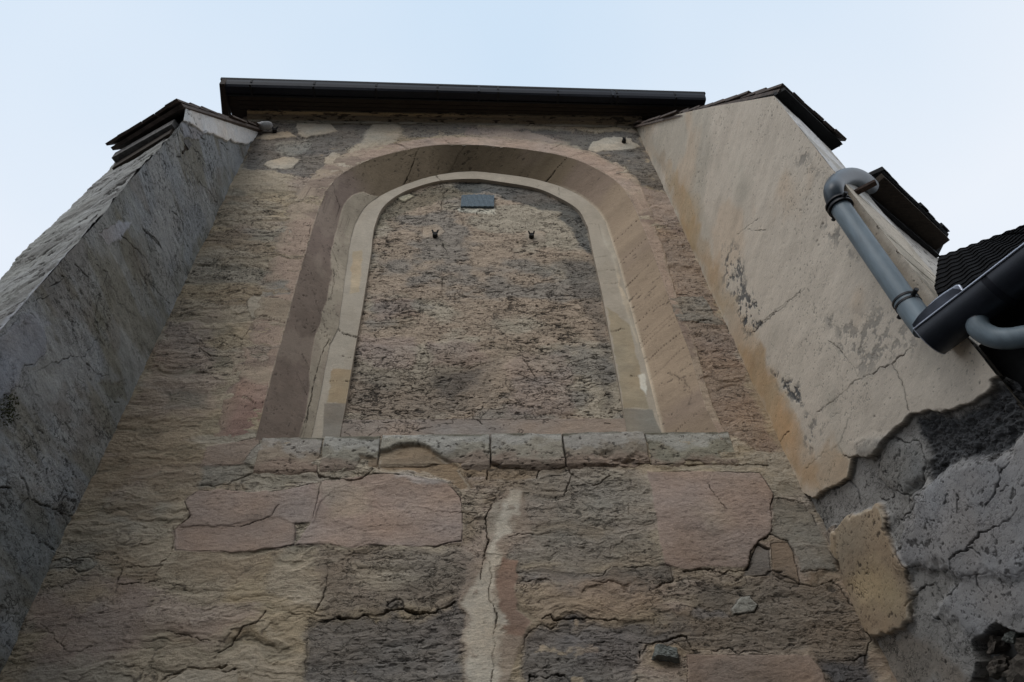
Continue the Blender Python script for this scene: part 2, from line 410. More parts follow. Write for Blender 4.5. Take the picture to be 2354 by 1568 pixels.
def base_facade(s):
    X, Y = s.X, s.Y
    s.col[:] = TAN
    big = fbm(X * .9, Y * 1.3, 4, 1)
    s.blend(sm(.48, .64, fbm(X * 1.1, Y * 1.9, 5, 2)) * .6, PINK)
    s.blend(sm(.52, .64, fbm(X * 1.5, Y * 3.0, 5, 14)) * .5, GREY)
    s.blend(sm(.56, .68, fbm(X * 1.2, Y * 3.4, 5, 23)) * .55, OCHRE)
    s.blend(sm(.60, .70, fbm(X * 1.6, Y * 3.2, 5, 33)) * .6, BROWN)
    lay = fbm(X * 2.2 + s.wx, Y * 11 + s.wy * 2, 5, 41, .6)     # flaky horizontal courses of old plaster
    s.h += (lay - .5) * .030 + (big - .5) * .03
    fl = fbm(X * 1.6 + s.wx * .8, Y * 4.2 + s.wy * .8, 5, 401, .6); stp = sm(.50, .515, fl) + sm(.60, .612, fl); msk = sm(.38, .58, fbm(X * .9, Y * 1.4, 3, 411)); s.h += .0042 * stp * (.3 + .7 * msk)
    lipm = (sm(.485, .50, fl) * sm(.515, .50, fl) + sm(.588, .60, fl) * sm(.612, .60, fl)) * sm(.4, .6, fbm(X * 3, Y * 3, 3, 405)); s.blend(lipm * .6 * (.15 + .85 * msk), CRACK * 1.6)
    s.blend(sm(.58, .72, lay) * .30, CREAM); s.blend(sm(.42, .30, lay) * .35, MOSS)  # dirt tone in the low courses also paints in the weak relief shade
    fine = fbm(X * 9, Y * 34, 5, 44, .65)
    s.h += (fine - .5) * .008
    s.col *= (0.80 + .40 * fine)[..., None]
def finish_facade(s, amt=1.):
    X, Y = s.X, s.Y
    s.pits(14, 60, 51, .68, .75 * amt, .004, s.crk)
    s.pits(34, 90, 52, .70, .7 * amt, .003, np.clip(s.crk + .25, 0, 1))
    s.ridge_cracks(1.6, 5.5, 55, .018, .75 * amt, .005, s.crk, .5, .62)
    s.ridge_cracks(3.5, 10, 58, .026, .7 * amt, .004, s.crk, .5, .64)
    s.ridge_cracks(2.6, 1.8, 63, .009, .7 * amt, .004, s.crk, .54, .64)

n, m = 1080, 1180
el = np.linspace(math.atan((2.75 - 1.6) / 4), math.atan((9.46 - 1.6) / 4), n)
zz = 1.6 + 4 * np.tan(el); xx = np.linspace(-2.62, 2.46, m)
X, Z = np.meshgrid(xx, zz)
P = np.stack([X, np.zeros_like(X), Z], -1)
S = Surf(P, X, Z, np.array([0, -1., 0]), lambda a, b: onY(a, b)[[0, 2]])
base_facade(S)
S.hk = .5
S.crk[:] = .35 + .65 * sm(.42, .6, fbm(X * 1.3, Z * 1.7, 3, 301))
p = S.patch
# --- upper left spandrel
p(rg('t', [(400, 845), (520, 600), (620, 480), (1450, 460), (1430, 600), (1330, 690), (1220, 770), (1090, 870), (1000, 970), (850, 900), (600, 865)]), DARK * 1.6, .03, .08, -.012, .85, .006, 1.0, .12)
p(rg('t', [(680, 640), (960, 600), (980, 680), (880, 730), (760, 760), (690, 700)]), GREY, .02, .03, .008, .8)
p(rg('t', [(520, 610), (600, 560), (780, 550), (850, 590), (640, 615)]), TAN, .01, .02, .008, .9, .004, .3)
p(rg('t', [(590, 805), (740, 762), (900, 780), (820, 850), (640, 862)]), CREAM, .006, .045, .014, .92, .006, .05)
p(rg('t', [(850, 480), (1130, 480), (1200, 550), (1060, 580), (960, 602), (850, 570)]), CREAM * .9, .008, .045, .014, .92, .006, .05)
p(rg('t', [(1080, 765), (1150, 728), (1225, 770), (1150, 822), (1090, 830)]), CREAM * .9, .008, .045, .012, .9, .005, .1)
p(rg('t', [(1470, 465), (1690, 480), (1720, 590), (1650, 650), (1480, 720), (1330, 800), (1200, 880), (1130, 900), (1230, 770), (1380, 650)]), CREAM * .85, .02, .04, .008, .85, 0, .15)
p(rg('t', [(1700, 480), (2352, 490), (2352, 575), (1950, 590), (1760, 605), (1720, 560)]), DARK * 1.8, .03, .06, -.006, .8, .004, 1., .12)
p(rg('u', [(120, 520), (600, 530), (930, 590), (940, 650), (600, 640), (150, 580)]), PINK, .03, .05, .004, .7)
p(rg('u', [(560, 540), (1530, 560), (1560, 640), (1700, 800), (1850, 1100), (1780, 1050), (1540, 970), (1440, 850), (1170, 720), (960, 640), (700, 570)]), DARK * 1.5, .03, .08, -.01, .85, .006, 1., .12)
p(rg('u', [(1150, 695), (1200, 635), (1330, 600), (1480, 608), (1565, 680), (1430, 712), (1200, 718)]), CREAM, .008, .045, .014, .92, .006, .05)
p(rg('u', [(1350, 860), (1500, 960), (1620, 1020), (1780, 1060), (1860, 1140), (1900, 1400), (1700, 1300), (1560, 1190), (1500, 1050)]), PINK * .9, .02, .04, .004, .8)
# --- brownish speckled strip right of the niche
p(rg('c', [(930, 60), (1200, 20), (1850, 1568), (1740, 1600), (1420, 1440), (1240, 900), (1110, 560), (1040, 420)]), PINKD * 1.05, .03, .06, -.004, .8, 0, 1.)
p(rg('c', [(1100, 520), (1330, 500), (1480, 710), (1200, 690), (1120, 640)]), GREY * .85, .01, .04, .01, .85, .006)
S.crack(rg('c', [(1150, 660), (1230, 690), (1290, 700), (1350, 672), (1450, 705)]), .012, .03, .01)
S.crack(rg('c', [(1120, 560), (1200, 780), (1230, 890), (1330, 1240), (1440, 1460)]), .007, .02, .02)
# --- left field
p(rg('b', [(150, 545), (200, 498), (480, 545), (458, 665), (330, 655), (200, 662)]), CREAM * .82, .008, .02, .012, .9, .004, .1)
p(rg('a', [(1130, 700), (1500, 760), (1480, 1050), (1080, 1000)]), PINK * .92, .05, .12, .01, .6)
p(rg('a', [(1050, 1020), (1500, 1100), (1450, 1400), (900, 1300)]), PINK, .06, .12, .006, .5)
p(rg('a', [(1180, 1160), (1420, 1170), (1440, 1300), (1200, 1290)]), MOSS, .03, .08, -.008, .5)
p(rg('a', [(1440, 900), (1600, 950), (1590, 1040), (1480, 1020)]), MOSS, .03, .06, -.006, .6)
for q in ([(1180, 590), (1250, 590), (1300, 600)], [(1220, 480), (1400, 490), (1510, 485)], [(1370, 790), (1400, 870), (1470, 930), (1540, 930)], [(1180, 770), (1280, 780), (1370, 800)]):
    S.crack(rg('a', q), .006, .015, .015)
S.crack(rg('a', [(1560, 790), (1600, 760), (1700, 800), (1800, 660), (1920, 660)]), .005, .015, .02)
# --- lower field: big pink blocks of old render
p(rg('L', [(170, 1190), (230, 1030), (600, 900), (930, 1000), (910, 1280), (820, 1400), (480, 1430), (250, 1400)]), PINK, .05, .08, .010, .75, 0, .3)
p(rg('L', [(380, 1000), (620, 930), (680, 1050), (520, 1150), (400, 1100)]), OCHRE, .06, .08, 0, .55)
p(rg('L', [(1300, 1000), (1560, 850), (1610, 960), (1560, 1080), (1350, 1120)]), OCHRE * .95, .05, .08, .006, .6)
p(rg('L', [(960, 1080), (1500, 1130), (1480, 1240), (1200, 1320), (900, 1250)]), PINK * 1.05, .05, .08, .004, .6)
p(rg('L', [(1050, 820), (1620, 800), (1600, 900), (1400, 960), (1000, 920)]), BROWN, .04, .06, 0, .6)
p(rg('L', [(1180, 430), (1500, 445), (1620, 440), (1900, 400), (1900, 500), (1840, 620), (1740, 630), (1740, 700), (1722, 765), (1500, 790), (1020, 802), (1020, 680), (1110, 600), (1090, 500)]), PINK * .98, .008, .015, .016, .92, .006, .12)
p(rg('L', [(1040, 650), (1350, 640), (1500, 610), (1640, 600), (1740, 630), (1735, 700), (1715, 762), (1500, 788), (1030, 798)]), PINKD * 1.15, .006, .02, -.006, .7, 0, .1)
S.crack(rg('L', [(1060, 660), (1340, 645), (1420, 650), (1600, 595), (1640, 530)]), .005, .012, .012)
p(rg('D', [(677, 1255), (717, 1190), (742, 1108), (790, 1102), (870, 1090), (970, 1098), (1025, 1112), (1059, 1147), (1060, 1245), (1000, 1258)]), PINK * 1.02, .008, .015, .018, .93, .007, .1)
p(rg('M', [(0, 400), (140, 390), (300, 440), (280, 560), (60, 600)]), CREAM * .8, .05, .05, 0, .5)
p(rg('M', [(400, 340), (640, 350), (760, 400), (600, 410), (430, 385)]), WHITE * .75, .02, .05, 0, .55)
S.crack(rg('M', [(460, 600), (530, 545), (640, 560), (720, 575), (930, 575)]), .005, .012, .012)
S.crack(rg('L', [(1840, 630), (1890, 520), (1960, 450), (2072, 400)]), .005, .012, .012)
S.crack(rg('L', [(1190, 405), (1350, 398), (1450, 350), (1560, 310), (1700, 283), (1735, 305)]), .013, .04, .012)
S.crack(rg('L', [(1735, 300), (1840, 310), (1880, 350), (1900, 365), (2072, 385)]), .008, .03, .01)
S.crack(rg('M', [(0, 362), (60, 365), (170, 385), (240, 375), (280, 345), (310, 320)]), .012, .035, .01)
p(rg('L', [(1190, 395), (1200, 300), (1500, 280), (1700, 290), (1500, 340), (1360, 400)]), GREY * .8, .02, .05, -.012, .8)
S.crack(rg('L', [(1020, 680), (1110, 600)]), .014, .03, .008); S.crack(rg('L', [(1025, 650), (1010, 800), (950, 870)]), .008, .02, .012)
S.crack(rg('L', [(1722, 765), (1745, 700), (1735, 630)]), .009, .02, .008)
S.crack(rg('L', [(1945, 790), (1925, 930), (1910, 1040), (1850, 1160), (1700, 1172)]), .008, .02, .012)
S.crack(rg('L', [(690, 990), (730, 885), (950, 880)]), .005, .015, .01); S.crack(rg('L', [(690, 1000), (800, 985), (905, 970), (960, 880)]), .005, .015, .012)
S.crack(rg('L', [(240, 1230), (380, 1370), (480, 1390), (680, 1310), (790, 1345)]), .004, .01, .012)
S.crack(rg('L', [(1560, 1160), (1500, 1240), (1420, 1260), (1370, 1350), (1280, 1395)]), .007, .02, .012)
S.crack(rg('L', [(980, 1270), (1200, 1320), (1240, 1330)]), .005, .015, .012)
p(rg('L', [(1000, 640), (1040, 600), (700, 690), (430, 740), (450, 700), (800, 660)]), MOSS, .02, .04, -.004, .5)
p(rg('L', [(270, 900), (430, 920), (600, 870), (500, 840), (330, 850)]), GREY * 1.1, .02, .05, .004, .8, .01, 1.)
p(rg('D', [(463, 1072), (476, 1028), (592, 1004), (600, 1040), (560, 1068)]), PINKD * 1.05, .008, .015, .008, .85, .005, .2)
p(rg('D', [(556, 1066), (600, 1012), (640, 1062), (600, 1070)]), GREY * 1.02, .01, .02, .008, .8, .004, .3)
# --- the peeled arc under the sill
p(rg('M', [(350, 205), (450, 165), (580, 165), (700, 222), (820, 300), (900, 420), (830, 440), (760, 375), (600, 330), (400, 335), (285, 290)]), BROWN * 1.05, .008, .02, -.022, .92, 0, .3, 0, .012)
p(rg('M', [(350, 235), (470, 185), (480, 230), (380, 255)]), MOSS, .01, .02, -.01, .8)
S.crack(rg('M', [(1040, 110), (1000, 150), (985, 210), (1005, 265), (980, 370)]), .010, .03, .008)
S.crack(rg('M', [(1435, 110), (1430, 200), (1445, 290), (1470, 345), (1620, 415), (1700, 360)]), .009, .03, .01)
S.crack(rg('M', [(1445, 285), (1300, 320), (1275, 370)]), .009, .025, .01); S.crack(rg('M', [(1475, 350), (1440, 470)]), .006, .02, .01)
S.crack(rg('M', [(1940, 280), (2072, 295)]), .016, .04, .004)
p(rg('M', [(820, 270), (1000, 262), (1450, 270), (1440, 290), (1300, 320), (1270, 375), (980, 375), (860, 350)]), BROWN, .01, .03, -.012, .8)
# --- rough grey field
p(rg('M', [(1150, 450), (1300, 350), (1900, 320), (1990, 700), (2050, 880), (1500, 890), (1300, 870), (1240, 700)]), alb(102, 97, 89), .06, .08, -.006, .6, 0, 1.)
p(rg('M', [(1250, 600), (1700, 640), (1650, 720), (1250, 680)]), BROWN * 1.2, .05, .06, 0, .5)
p(rg('M', [(1180, 880), (1300, 900), (1700, 920), (2060, 890), (2060, 990), (1750, 980), (1600, 1000), (1200, 980)]), DARK * 1.7, .03, .08, -.012, .7, .01)
p(rg('M', [(1330, 1000), (1740, 960), (2030, 1000), (2040, 1130), (1740, 1172), (1390, 1182), (1230, 1120)]), alb(116, 100, 84), .06, .08, .008, .6)
p(rg('M', [(0, 800), (840, 800), (860, 870), (800, 1090), (500, 1120), (100, 1170), (0, 1200)]), alb(92, 84, 76), .04, .06, -.004, .7)
p(rg('M', [(230, 900), (400, 880), (560, 960), (400, 1090), (260, 1000)]), TAN * 1.05, .05, .06, .006, .6)
# --- pink block on the right
p(rg('Q', [(45, 330), (400, 325), (700, 338), (790, 470), (772, 690), (700, 735), (655, 800), (640, 890), (370, 895), (350, 910), (255, 912), (150, 880), (90, 600)]), PINK * 1.0, .006, .012, .020, .94, .007, .12)
p(rg('Q', [(300, 560), (500, 540), (560, 640), (380, 660)]), TAN, .08, .06, 0, .4)
p(rg('Q', [(800, 490), (960, 510), (1060, 680), (1165, 910), (945, 915), (900, 800), (860, 740), (770, 690)]), alb(98, 94, 86), .02, .02, .010, .9, .006, .4)
p(rg('Q', [(690, 755), (760, 785), (772, 935), (600, 940), (640, 880)]), alb(88, 83, 78), .005, .008, -.018, .95, .007, .1)
p(rg('Q', [(770, 750), (870, 745), (905, 820), (945, 985), (850, 975), (780, 935)]), alb(96, 82, 68), .005, .012, -.004, .9, .006, .1)
S.crack(rg('Q', [(255, 918), (380, 905), (480, 920), (600, 912), (650, 880), (660, 800), (700, 755), (760, 785)]), .011, .03, .008)
S.crack(rg('Q', [(690, 745), (760, 700), (870, 740), (905, 820), (945, 985)]), .007, .02, .006)
S.crack(rg('Q', [(945, 912), (1165, 912)]), .010, .03, .003)
S.crack(rg('Q', [(60, 285), (200, 292), (500, 285), (750, 290)]), .014, .035, .006)
S.crack(rg('Q', [(780, 470), (770, 600), (775, 690)]), .009, .02, .01); S.crack(rg('Q', [(820, 480), (940, 500)]), .010, .02, .012)
S.crack(rg('Q', [(395, 400), (440, 480), (520, 560)]), .004, .01, .01)
# --- dark worn zones at the foot
p(rg('M', [(-90, 1330), (0, 1240), (100, 1180), (320, 1165), (460, 1130), (640, 1150), (830, 1105), (865, 1250), (880, 1600), (-60, 1640)]), MAUVE * 1.0, .04, .08, -.016, .85, .008, 1., .08)
p(rg('M', [(1290, 1172), (1380, 1200), (2072, 1232), (2300, 1250), (2200, 1340), (1950, 1360), (1900, 1568), (1860, 1640), (1220, 1640), (1195, 1300), (1230, 1230)]), MAUVE * .98, .04, .08, -.016, .85, .008, 1., .08)
S.crack(rg('M', [(100, 1180), (180, 1185), (320, 1168), (460, 1130), (590, 1155), (660, 1155), (740, 1125), (790, 1100)]), .016, .03, .02)
S.crack(rg('M', [(1290, 1175), (1370, 1170), (1390, 1195), (1560, 1190), (1740, 1200)]), .009, .02, .015)
p(rg('Q', [(320, 990), (640, 930), (1170, 990), (1340, 1300), (1400, 1640), (1100, 1640), (1050, 1420), (270, 1415), (200, 1250), (320, 1200)]), alb(90, 82, 73), .05, .06, -.014, .88, .012, 1.)
p(rg('Q', [(330, 1120), (500, 1140), (540, 1170), (420, 1200), (330, 1180)]), MAUVE * 1.2, .02, .04, 0, .7)
p(rg('Q', [(540, 1130), (590, 1062), (640, 1050), (710, 1110), (690, 1160), (560, 1168)]), GREY * 1.2, .01, .02, .02, .95, .01, .3)
p(rg('Q', [(275, 1412), (1000, 1410), (1060, 1480), (1120, 1640), (280, 1640)]), PINKD * .98, .006, .01, .012, .92, .006, .15)
p(rg('Q', [(1080, 1440), (1350, 1400), (1380, 1568), (1380, 1640), (1180, 1640)]), alb(62, 60, 60), .03, .06, -.02, .9, .01, 1.)
S.crack(rg('Q', [(0, 1330), (90, 1330), (150, 1320), (210, 1300), (280, 1290), (300, 1360)]), .014, .03, .015)
S.crack(rg('M', [(1800, 1410), (1850, 1430), (1885, 1465), (1887, 1385)]), .008, .02, .006)
S.crack(rg('M', [(1235, 1568), (1250, 1530), (1330, 1540), (1370, 1520), (1440, 1530), (1475, 1550), (1480, 1568)]), .010, .02, .008)
# --- white repair running down the middle
p(rg('M', [(1090, 420), (1175, 440), (1200, 560), (1240, 690), (1120, 760), (1080, 860), (1170, 860), (1150, 1150), (1240, 1200), (1195, 1300), (1100, 1568), (1090, 1640), (860, 1640), (850, 1250), (820, 1100), (860, 880), (960, 790), (980, 600), (1010, 520)]), alb(118, 106, 94), .015, .03, .010, .85, 0, .2)
p(rg('M', [(1060, 830), (1170, 852), (1150, 1150), (1240, 1200), (1190, 1300), (1085, 1290), (1060, 1150), (1035, 1000)]), alb(106, 86, 74), .01, .02, .006, .9, 0, .1)
p(rg('M', [(1090, 450), (1160, 460), (1140, 560), (1110, 660), (1060, 740), (1045, 820), (1035, 1000), (1055, 1140), (1090, 1200), (1080, 1285), (1045, 1320), (1015, 1640), (885, 1640), (862, 1250), (850, 1120), (900, 960), (965, 830), (1030, 720), (1040, 640), (1070, 560)]), alb(150, 143, 130), .022, .05, .006, .88, 0, .12, .12)
p(rg('M', [(1000, 530), (1060, 500), (1060, 600), (1030, 640), (1020, 700), (985, 700)]), alb(120, 112, 100), .02, .02, 0, .8)
S.crack(rg('M', [(1072, 483), (1010, 522), (985, 580), (975, 650), (990, 740), (955, 850), (945, 960)]), .008, .02, .006)
S.crack(rg('M', [(1000, 860), (1008, 960), (990, 1040), (1012, 1100), (1037, 1160), (1028, 1300), (1012, 1568), (1008, 1640)]), .008, .02, .006)
S.crack(rg('M', [(975, 815), (1075, 825)]), .006, .015, .004); S.crack(rg('M', [(1110, 720), (1170, 695), (1250, 698)]), .005, .012, .008)
# --- pale stone face low on the left
S.crack(rg('L', [(950, 1568), (1010, 1530), (1110, 1490), (1200, 1478), (1330, 1480)]), .014, .04, .008)
p(rg('L', [(990, 1568), (1090, 1500), (1200, 1487), (1320, 1500), (1390, 1500), (1395, 1640), (960, 1640)]), CREAM * .95, .006, .015, .008, .9, .006, .1)
S.crack(rg('L', [(1310, 1500), (1330, 1520), (1385, 1498)]), .010, .02, .004)
# junction repair line along the left buttress
S.crack(rg('D', [(20, 1500), (115, 1300), (230, 1060), (262, 985)]), .012, -.004, .008, .5, GREY * 1.5)
finish_facade(S)
hole = inside(C_OUT[::6, [0, 2]], X, Z)
facade = S.build('facade', M_ROUGH, church, hole)

# ------------------------------------------------------------------ stone surround of the niche (proud of the render)
so_l = rg('D', [(474, 1036), (478, 1022), (540, 830), (600, 655), (640, 510), (660, 460)])
so_a = rg('D', [(690, 425), (740, 380), (790, 352), (850, 335), (930, 322), (980, 316), (1032, 311), (1090, 311), (1150, 313), (1240, 321), (1330, 338), (1400, 362), (1450, 392), (1480, 425)])
so_r = rg('D', [(1492, 455), (1512, 520), (1560, 690), (1604, 800), (1640, 935), (1668, 990), (1674, 1010)])
C_SO = crv(so_l, so_a, so_r, 0.)
def ruled(A, B, k):
    t = np.linspace(0, 1, k)[None, :, None]; return A[:, None, :] * (1 - t) + B[:, None, :] * t
def grid_normals(P):
    du = np.gradient(P, axis=0); dv = np.gradient(P, axis=1); N = np.cross(du, dv)
    return N / (np.linalg.norm(N, axis=2, keepdims=True) + 1e-12)
wob = (fbm(C_SO[:, 0] * 5, C_SO[:, 2] * 5, 5, 91) - .5)[:, None] * .07
Pn = ruled(C_OUT, C_SO + (C_SO - C_OUT) * wob * 2, 90)
N = np.array([0, -1., 0])
S = Surf(Pn, Pn[..., 0], Pn[..., 2], N, lambda a, b: onY(a, b)[[0, 2]])
S.col[:] = alb(122, 107, 95)
S.blend(sm(.5, .62, fbm(S.X * 2, S.Y * 2, 4, 5)) * .6, alb(124, 113, 98))
S.blend(sm(.52, .64, fbm(S.X * 3, S.Y * 5, 5, 9)) * .7, alb(96, 84, 76))
S.patch(rg('D', [(920, 345), (920, 300), (1300, 310), (1500, 400), (1460, 450), (1300, 360), (1040, 330)]), alb(134, 118, 106), .02, .03, 0, .7)
S.patch(rg('b', [(100, 540), (200, 495), (490, 545), (470, 700), (150, 660)]), alb(118, 108, 94), .01, .02, .006, .9, .004)
S.patch(rg('b', [(-50, 1100), (400, 1100), (300, 1500), (-150, 1500)]), alb(112, 88, 80), .04, .05, 0, .6)
S.patch(rg('b', [(170, 870), (330, 860), (300, 960), (200, 950)]), MOSS * 1.2, .01, .03, -.008, .85)
S.patch(rg('a', [(1800, 420), (2016, 400), (2016, 500), (1750, 500)]), GREY * .9, .02, .04, -.006, .85)
tt = np.linspace(0, 1, 90)[None, :]
S.blend(sm(.55, 1.0, tt + S.wx * .5) * .6, TAN * .92)
S.h += .007 * sm(1.0, .90, tt) + (fbm(S.X * 7, S.Y * 18, 5, 12) - .5) * .010 - .01 * sm(.0, .03, .03 - tt)
S.col *= (.80 + .4 * fbm(S.X * 12, S.Y * 30, 5, 13))[..., None]
for q in ([(415, 185), (490, 200), (580, 188)], [(280, 405), (390, 400)], [(300, 315), (420, 317)], [(610, 10), (580, 250), (520, 400), (500, 470)], [(180, 680), (260, 650), (340, 665), (380, 700), (440, 710)], [(-60, 1240), (60, 1225), (140, 1220), (230, 1260), (300, 1250)], [(330, 880), (310, 900), (360, 920)], [(160, 1450), (250, 1420)]):
    S.crack(rg('b', q), .006, .015, .012)
S.crack(rg('t', [(1650, 600), (1670, 660), (1740, 680), (1760, 700)]), .012, .02, .008)
for q in ([(1830, 600), (1885, 665)], [(2020, 590), (2110, 660)]): S.crack(rg('t', q), .006, .012, .008)
for q in ([(970, 620), (940, 655), (840, 700)], [(960, 650), (1150, 725), (1300, 790), (1520, 930)], [(1310, 880), (1400, 860)], [(1000, 760), (1170, 720)]): S.crack(rg('u', q), .005, .012, .008)
S.crk[:] = .45
S.h -= .016 * sm(.035, .0, np.linspace(0, 1, Pn.shape[0]))[:, None]
S.pits(40, 80, 52, .71, .6, .003); S.ridge_cracks(2.5, 7, 155, .012, .7, .004, None, .5, .62)
edge_raw = sm(.75, 1.0, tt + (fbm(S.X * 14, S.Y * 14, 4, 66) - .5) * .5); S.blend(edge_raw * .35, DARK * 1.6); S.h -= .012 * edge_raw
S.blend(sm(.05, .0, tt + (fbm(S.X * 9, S.Y * 9, 3, 67) - .5) * .04) * .5, alb(146, 134, 120))
S.build('arch_surround', M_ROUGH, church)

# ------------------------------------------------------------------ splayed reveal
Pr = ruled(C_OUT + np.array([0, -.006, 0]), C_FR, 120)
N = grid_normals(Pr)
cen = np.array([.12, -1.0, 6.4])
sgn = np.sign(((cen - Pr) * N).sum(-1))[..., None]; N = N * sgn
S = Surf(Pr, Pr[..., 0] + Pr[..., 1], Pr[..., 2] + Pr[..., 1] * .5, N, lambda a, b: (onY(a, b, .1)[0] + .1, onY(a, b, .1)[2] + .05))
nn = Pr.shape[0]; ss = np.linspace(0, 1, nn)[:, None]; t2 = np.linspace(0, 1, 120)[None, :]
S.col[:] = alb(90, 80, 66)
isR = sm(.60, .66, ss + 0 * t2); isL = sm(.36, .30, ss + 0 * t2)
S.blend(sm(.42, .47, ss + 0 * t2) * sm(.62, .57, ss + 0 * t2) * .8, alb(70, 62, 50)); S.blend(isR * .85, alb(116, 102, 87)); S.blend(isL * .85, alb(88, 78, 71))  # crown of the arch: shade of the down-facing soffit put into the colour
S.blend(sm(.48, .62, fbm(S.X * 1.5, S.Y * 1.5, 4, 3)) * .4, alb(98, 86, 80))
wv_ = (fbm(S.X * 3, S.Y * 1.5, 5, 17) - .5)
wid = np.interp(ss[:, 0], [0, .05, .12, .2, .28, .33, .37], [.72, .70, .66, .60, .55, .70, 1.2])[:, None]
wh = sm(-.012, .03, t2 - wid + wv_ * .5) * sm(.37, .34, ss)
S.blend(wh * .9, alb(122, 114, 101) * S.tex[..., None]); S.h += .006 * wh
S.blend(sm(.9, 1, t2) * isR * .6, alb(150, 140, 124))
for q in ([(560, 455), (640, 560), (745, 690)], [(500, 1050), (560, 1110), (625, 1150)], [(540, 920), (630, 985)], [(770, 180), (845, 262)], [(800, 290), (800, 380), (780, 490)], [(800, 740), (735, 850)], [(730, 860), (700, 990), (660, 1180), (610, 1450)], [(690, 1000), (640, 1250), (580, 1450)], [(500, 560), (590, 540)]):
    S.crack(rg('b', q), .005, .012, .006)
for q in ([(705, 90), (800, 50), (930, 10)], [(745, 245), (850, 190), (945, 130)], [(750, 300), (900, 270)], [(800, 415), (880, 360), (985, 240)], [(835, 600), (900, 550), (970, 530)], [(855, 660), (980, 600), (1075, 490)], [(915, 775), (1060, 705), (1110, 680)], [(910, 865), (1030, 750), (1120, 685)], [(965, 1085), (1010, 1040), (1100, 970), (1175, 895)], [(940, 930), (1090, 850)], [(985, 240), (1050, 300), (1045, 430)], [(1110, 1040), (1170, 1180), (1205, 1310)], [(1180, 1420), (1260, 1360), (1360, 1290)]):
    S.crack(rg('c', q), .0038, .010, .006)
S.crack(rg('t', [(1720, 680), (1760, 720), (1780, 790), (1805, 850), (1800, 960)]), .010, .02, .004)
S.crack(rg('t', [(2110, 660), (2150, 740), (2180, 870)]), .007, .015, .002)
S.crack(rg('u', [(910, 810), (870, 890), (835, 965)]), .006, .015, .002); S.crack(rg('u', [(1500, 1150), (1400, 1240), (1320, 1300)]), .005, .01, .003)
S.crack(rg('t', [(1075, 1070), (1200, 1180), (1230, 1240)]), .005, .01, .004)
S.h += (fbm(S.X * 5, S.Y * 5, 4, 70) - .5) * .008
S.col *= (.84 + .32 * fbm(S.X * 10, S.Y * 10, 5, 71))[..., None]
S.pits(40, 40, 53, .72, .6, .003)
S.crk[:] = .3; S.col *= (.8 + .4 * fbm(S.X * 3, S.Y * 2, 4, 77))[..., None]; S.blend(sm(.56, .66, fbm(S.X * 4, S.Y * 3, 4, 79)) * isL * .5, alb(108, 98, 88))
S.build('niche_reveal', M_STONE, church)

# ------------------------------------------------------------------ flat inner band round the panel, with its bottom rail
Pf = ruled(C_FR, C_PN, 60)
S = Surf(Pf, Pf[..., 0], Pf[..., 2], np.array([0, -1., 0]), lambda a, b: onY(a, b, DEP)[[0, 2]])
t3 = np.linspace(0, 1, 60)[None, :]
S.col[:] = alb(124, 117, 106)
S.blend(sm(.5, .62, fbm(S.X * 2, S.Y * 2, 4, 5)) * .5, alb(120, 112, 100))
S.blend(sm(.36, .42, ss + 0 * t3) * sm(.64, .58, ss) * .4, alb(118, 110, 98))
S.patch(rg('b', [(760, 1010), (920, 1010), (850, 1260), (720, 1250)]), alb(116, 101, 78), .01, .01, 0, .8)
S.patch(rg('b', [(900, 200), (980, 180), (940, 480), (870, 500)]), alb(132, 118, 96), .01, .02, 0, .7)
S.patch(rg('b', [(700, 1258), (860, 1258), (830, 1500), (690, 1500)]), alb(98, 92, 84), .004, .01, 0, .9)
S.patch(rg('c', [(660, 580), (820, 700), (960, 1290), (780, 1290), (740, 1050)]), alb(112, 101, 82), .01, .01, 0, .8)
S.patch(rg('c', [(620, 60), (700, 150), (760, 420), (820, 560), (900, 900), (860, 800), (780, 560), (690, 220)]), alb(138, 129, 114), .01, .02, .004, .7)
S.patch(rg('c', [(880, 1060), (930, 1050), (945, 1200), (900, 1140)]), alb(165, 160, 150), .01, .02, .003, .8)
S.patch(rg('c', [(780, 1292), (980, 1296), (1060, 1500), (790, 1500)]), alb(96, 92, 84), .004, .01, 0, .95)
for q in ([(800, 735), (845, 770), (930, 795)], ): S.crack(rg('b', q), .008, .02, .004)
for q in ([(770, 912), (900, 940)], [(740, 1100), (880, 1100)]): S.crack(rg('b', q), .0045, .01, .006)
for q in ([(580, 40), (660, 45)], [(580, 235), (670, 220)], [(610, 330), (720, 320)], [(640, 415), (750, 415)], [(690, 750), (800, 730)], [(830, 1060), (880, 1062)]): S.crack(rg('c', q), .004, .01, .004)
S.crack(rg('t', [(1990, 915), (2050, 970)]), .008, .02, .004)
for q in ([(910, 1010), (910, 1070)], [(750, 990), (720, 1005)], [(1150, 1305), (1300, 1315)]): S.crack(rg('u', q), .004, .01, .004)
S.h += (fbm(S.X * 5, S.Y * 5, 4, 74) - .5) * .006
S.col *= (.86 + .28 * fbm(S.X * 10, S.Y * 10, 5, 75))[..., None]
S.crk[:] = .12
fr = S.build('niche_band', M_STONE, church)
# inner edge of the band, turning back to the panel
Pe = ruled(C_PN, C_PN2, 5)
N = grid_normals(Pe); N = N * np.sign(((np.array([.12, .2, 6.4]) - Pe) * N).sum(-1))[..., None]
S = Surf(Pe, Pe[..., 0], Pe[..., 2], N, lambda a, b: onY(a, b, DEP)[[0, 2]]); S.col[:] = alb(110, 102, 92); S.crk[:] = 0
S.build('band_edge', M_STONE, fr)

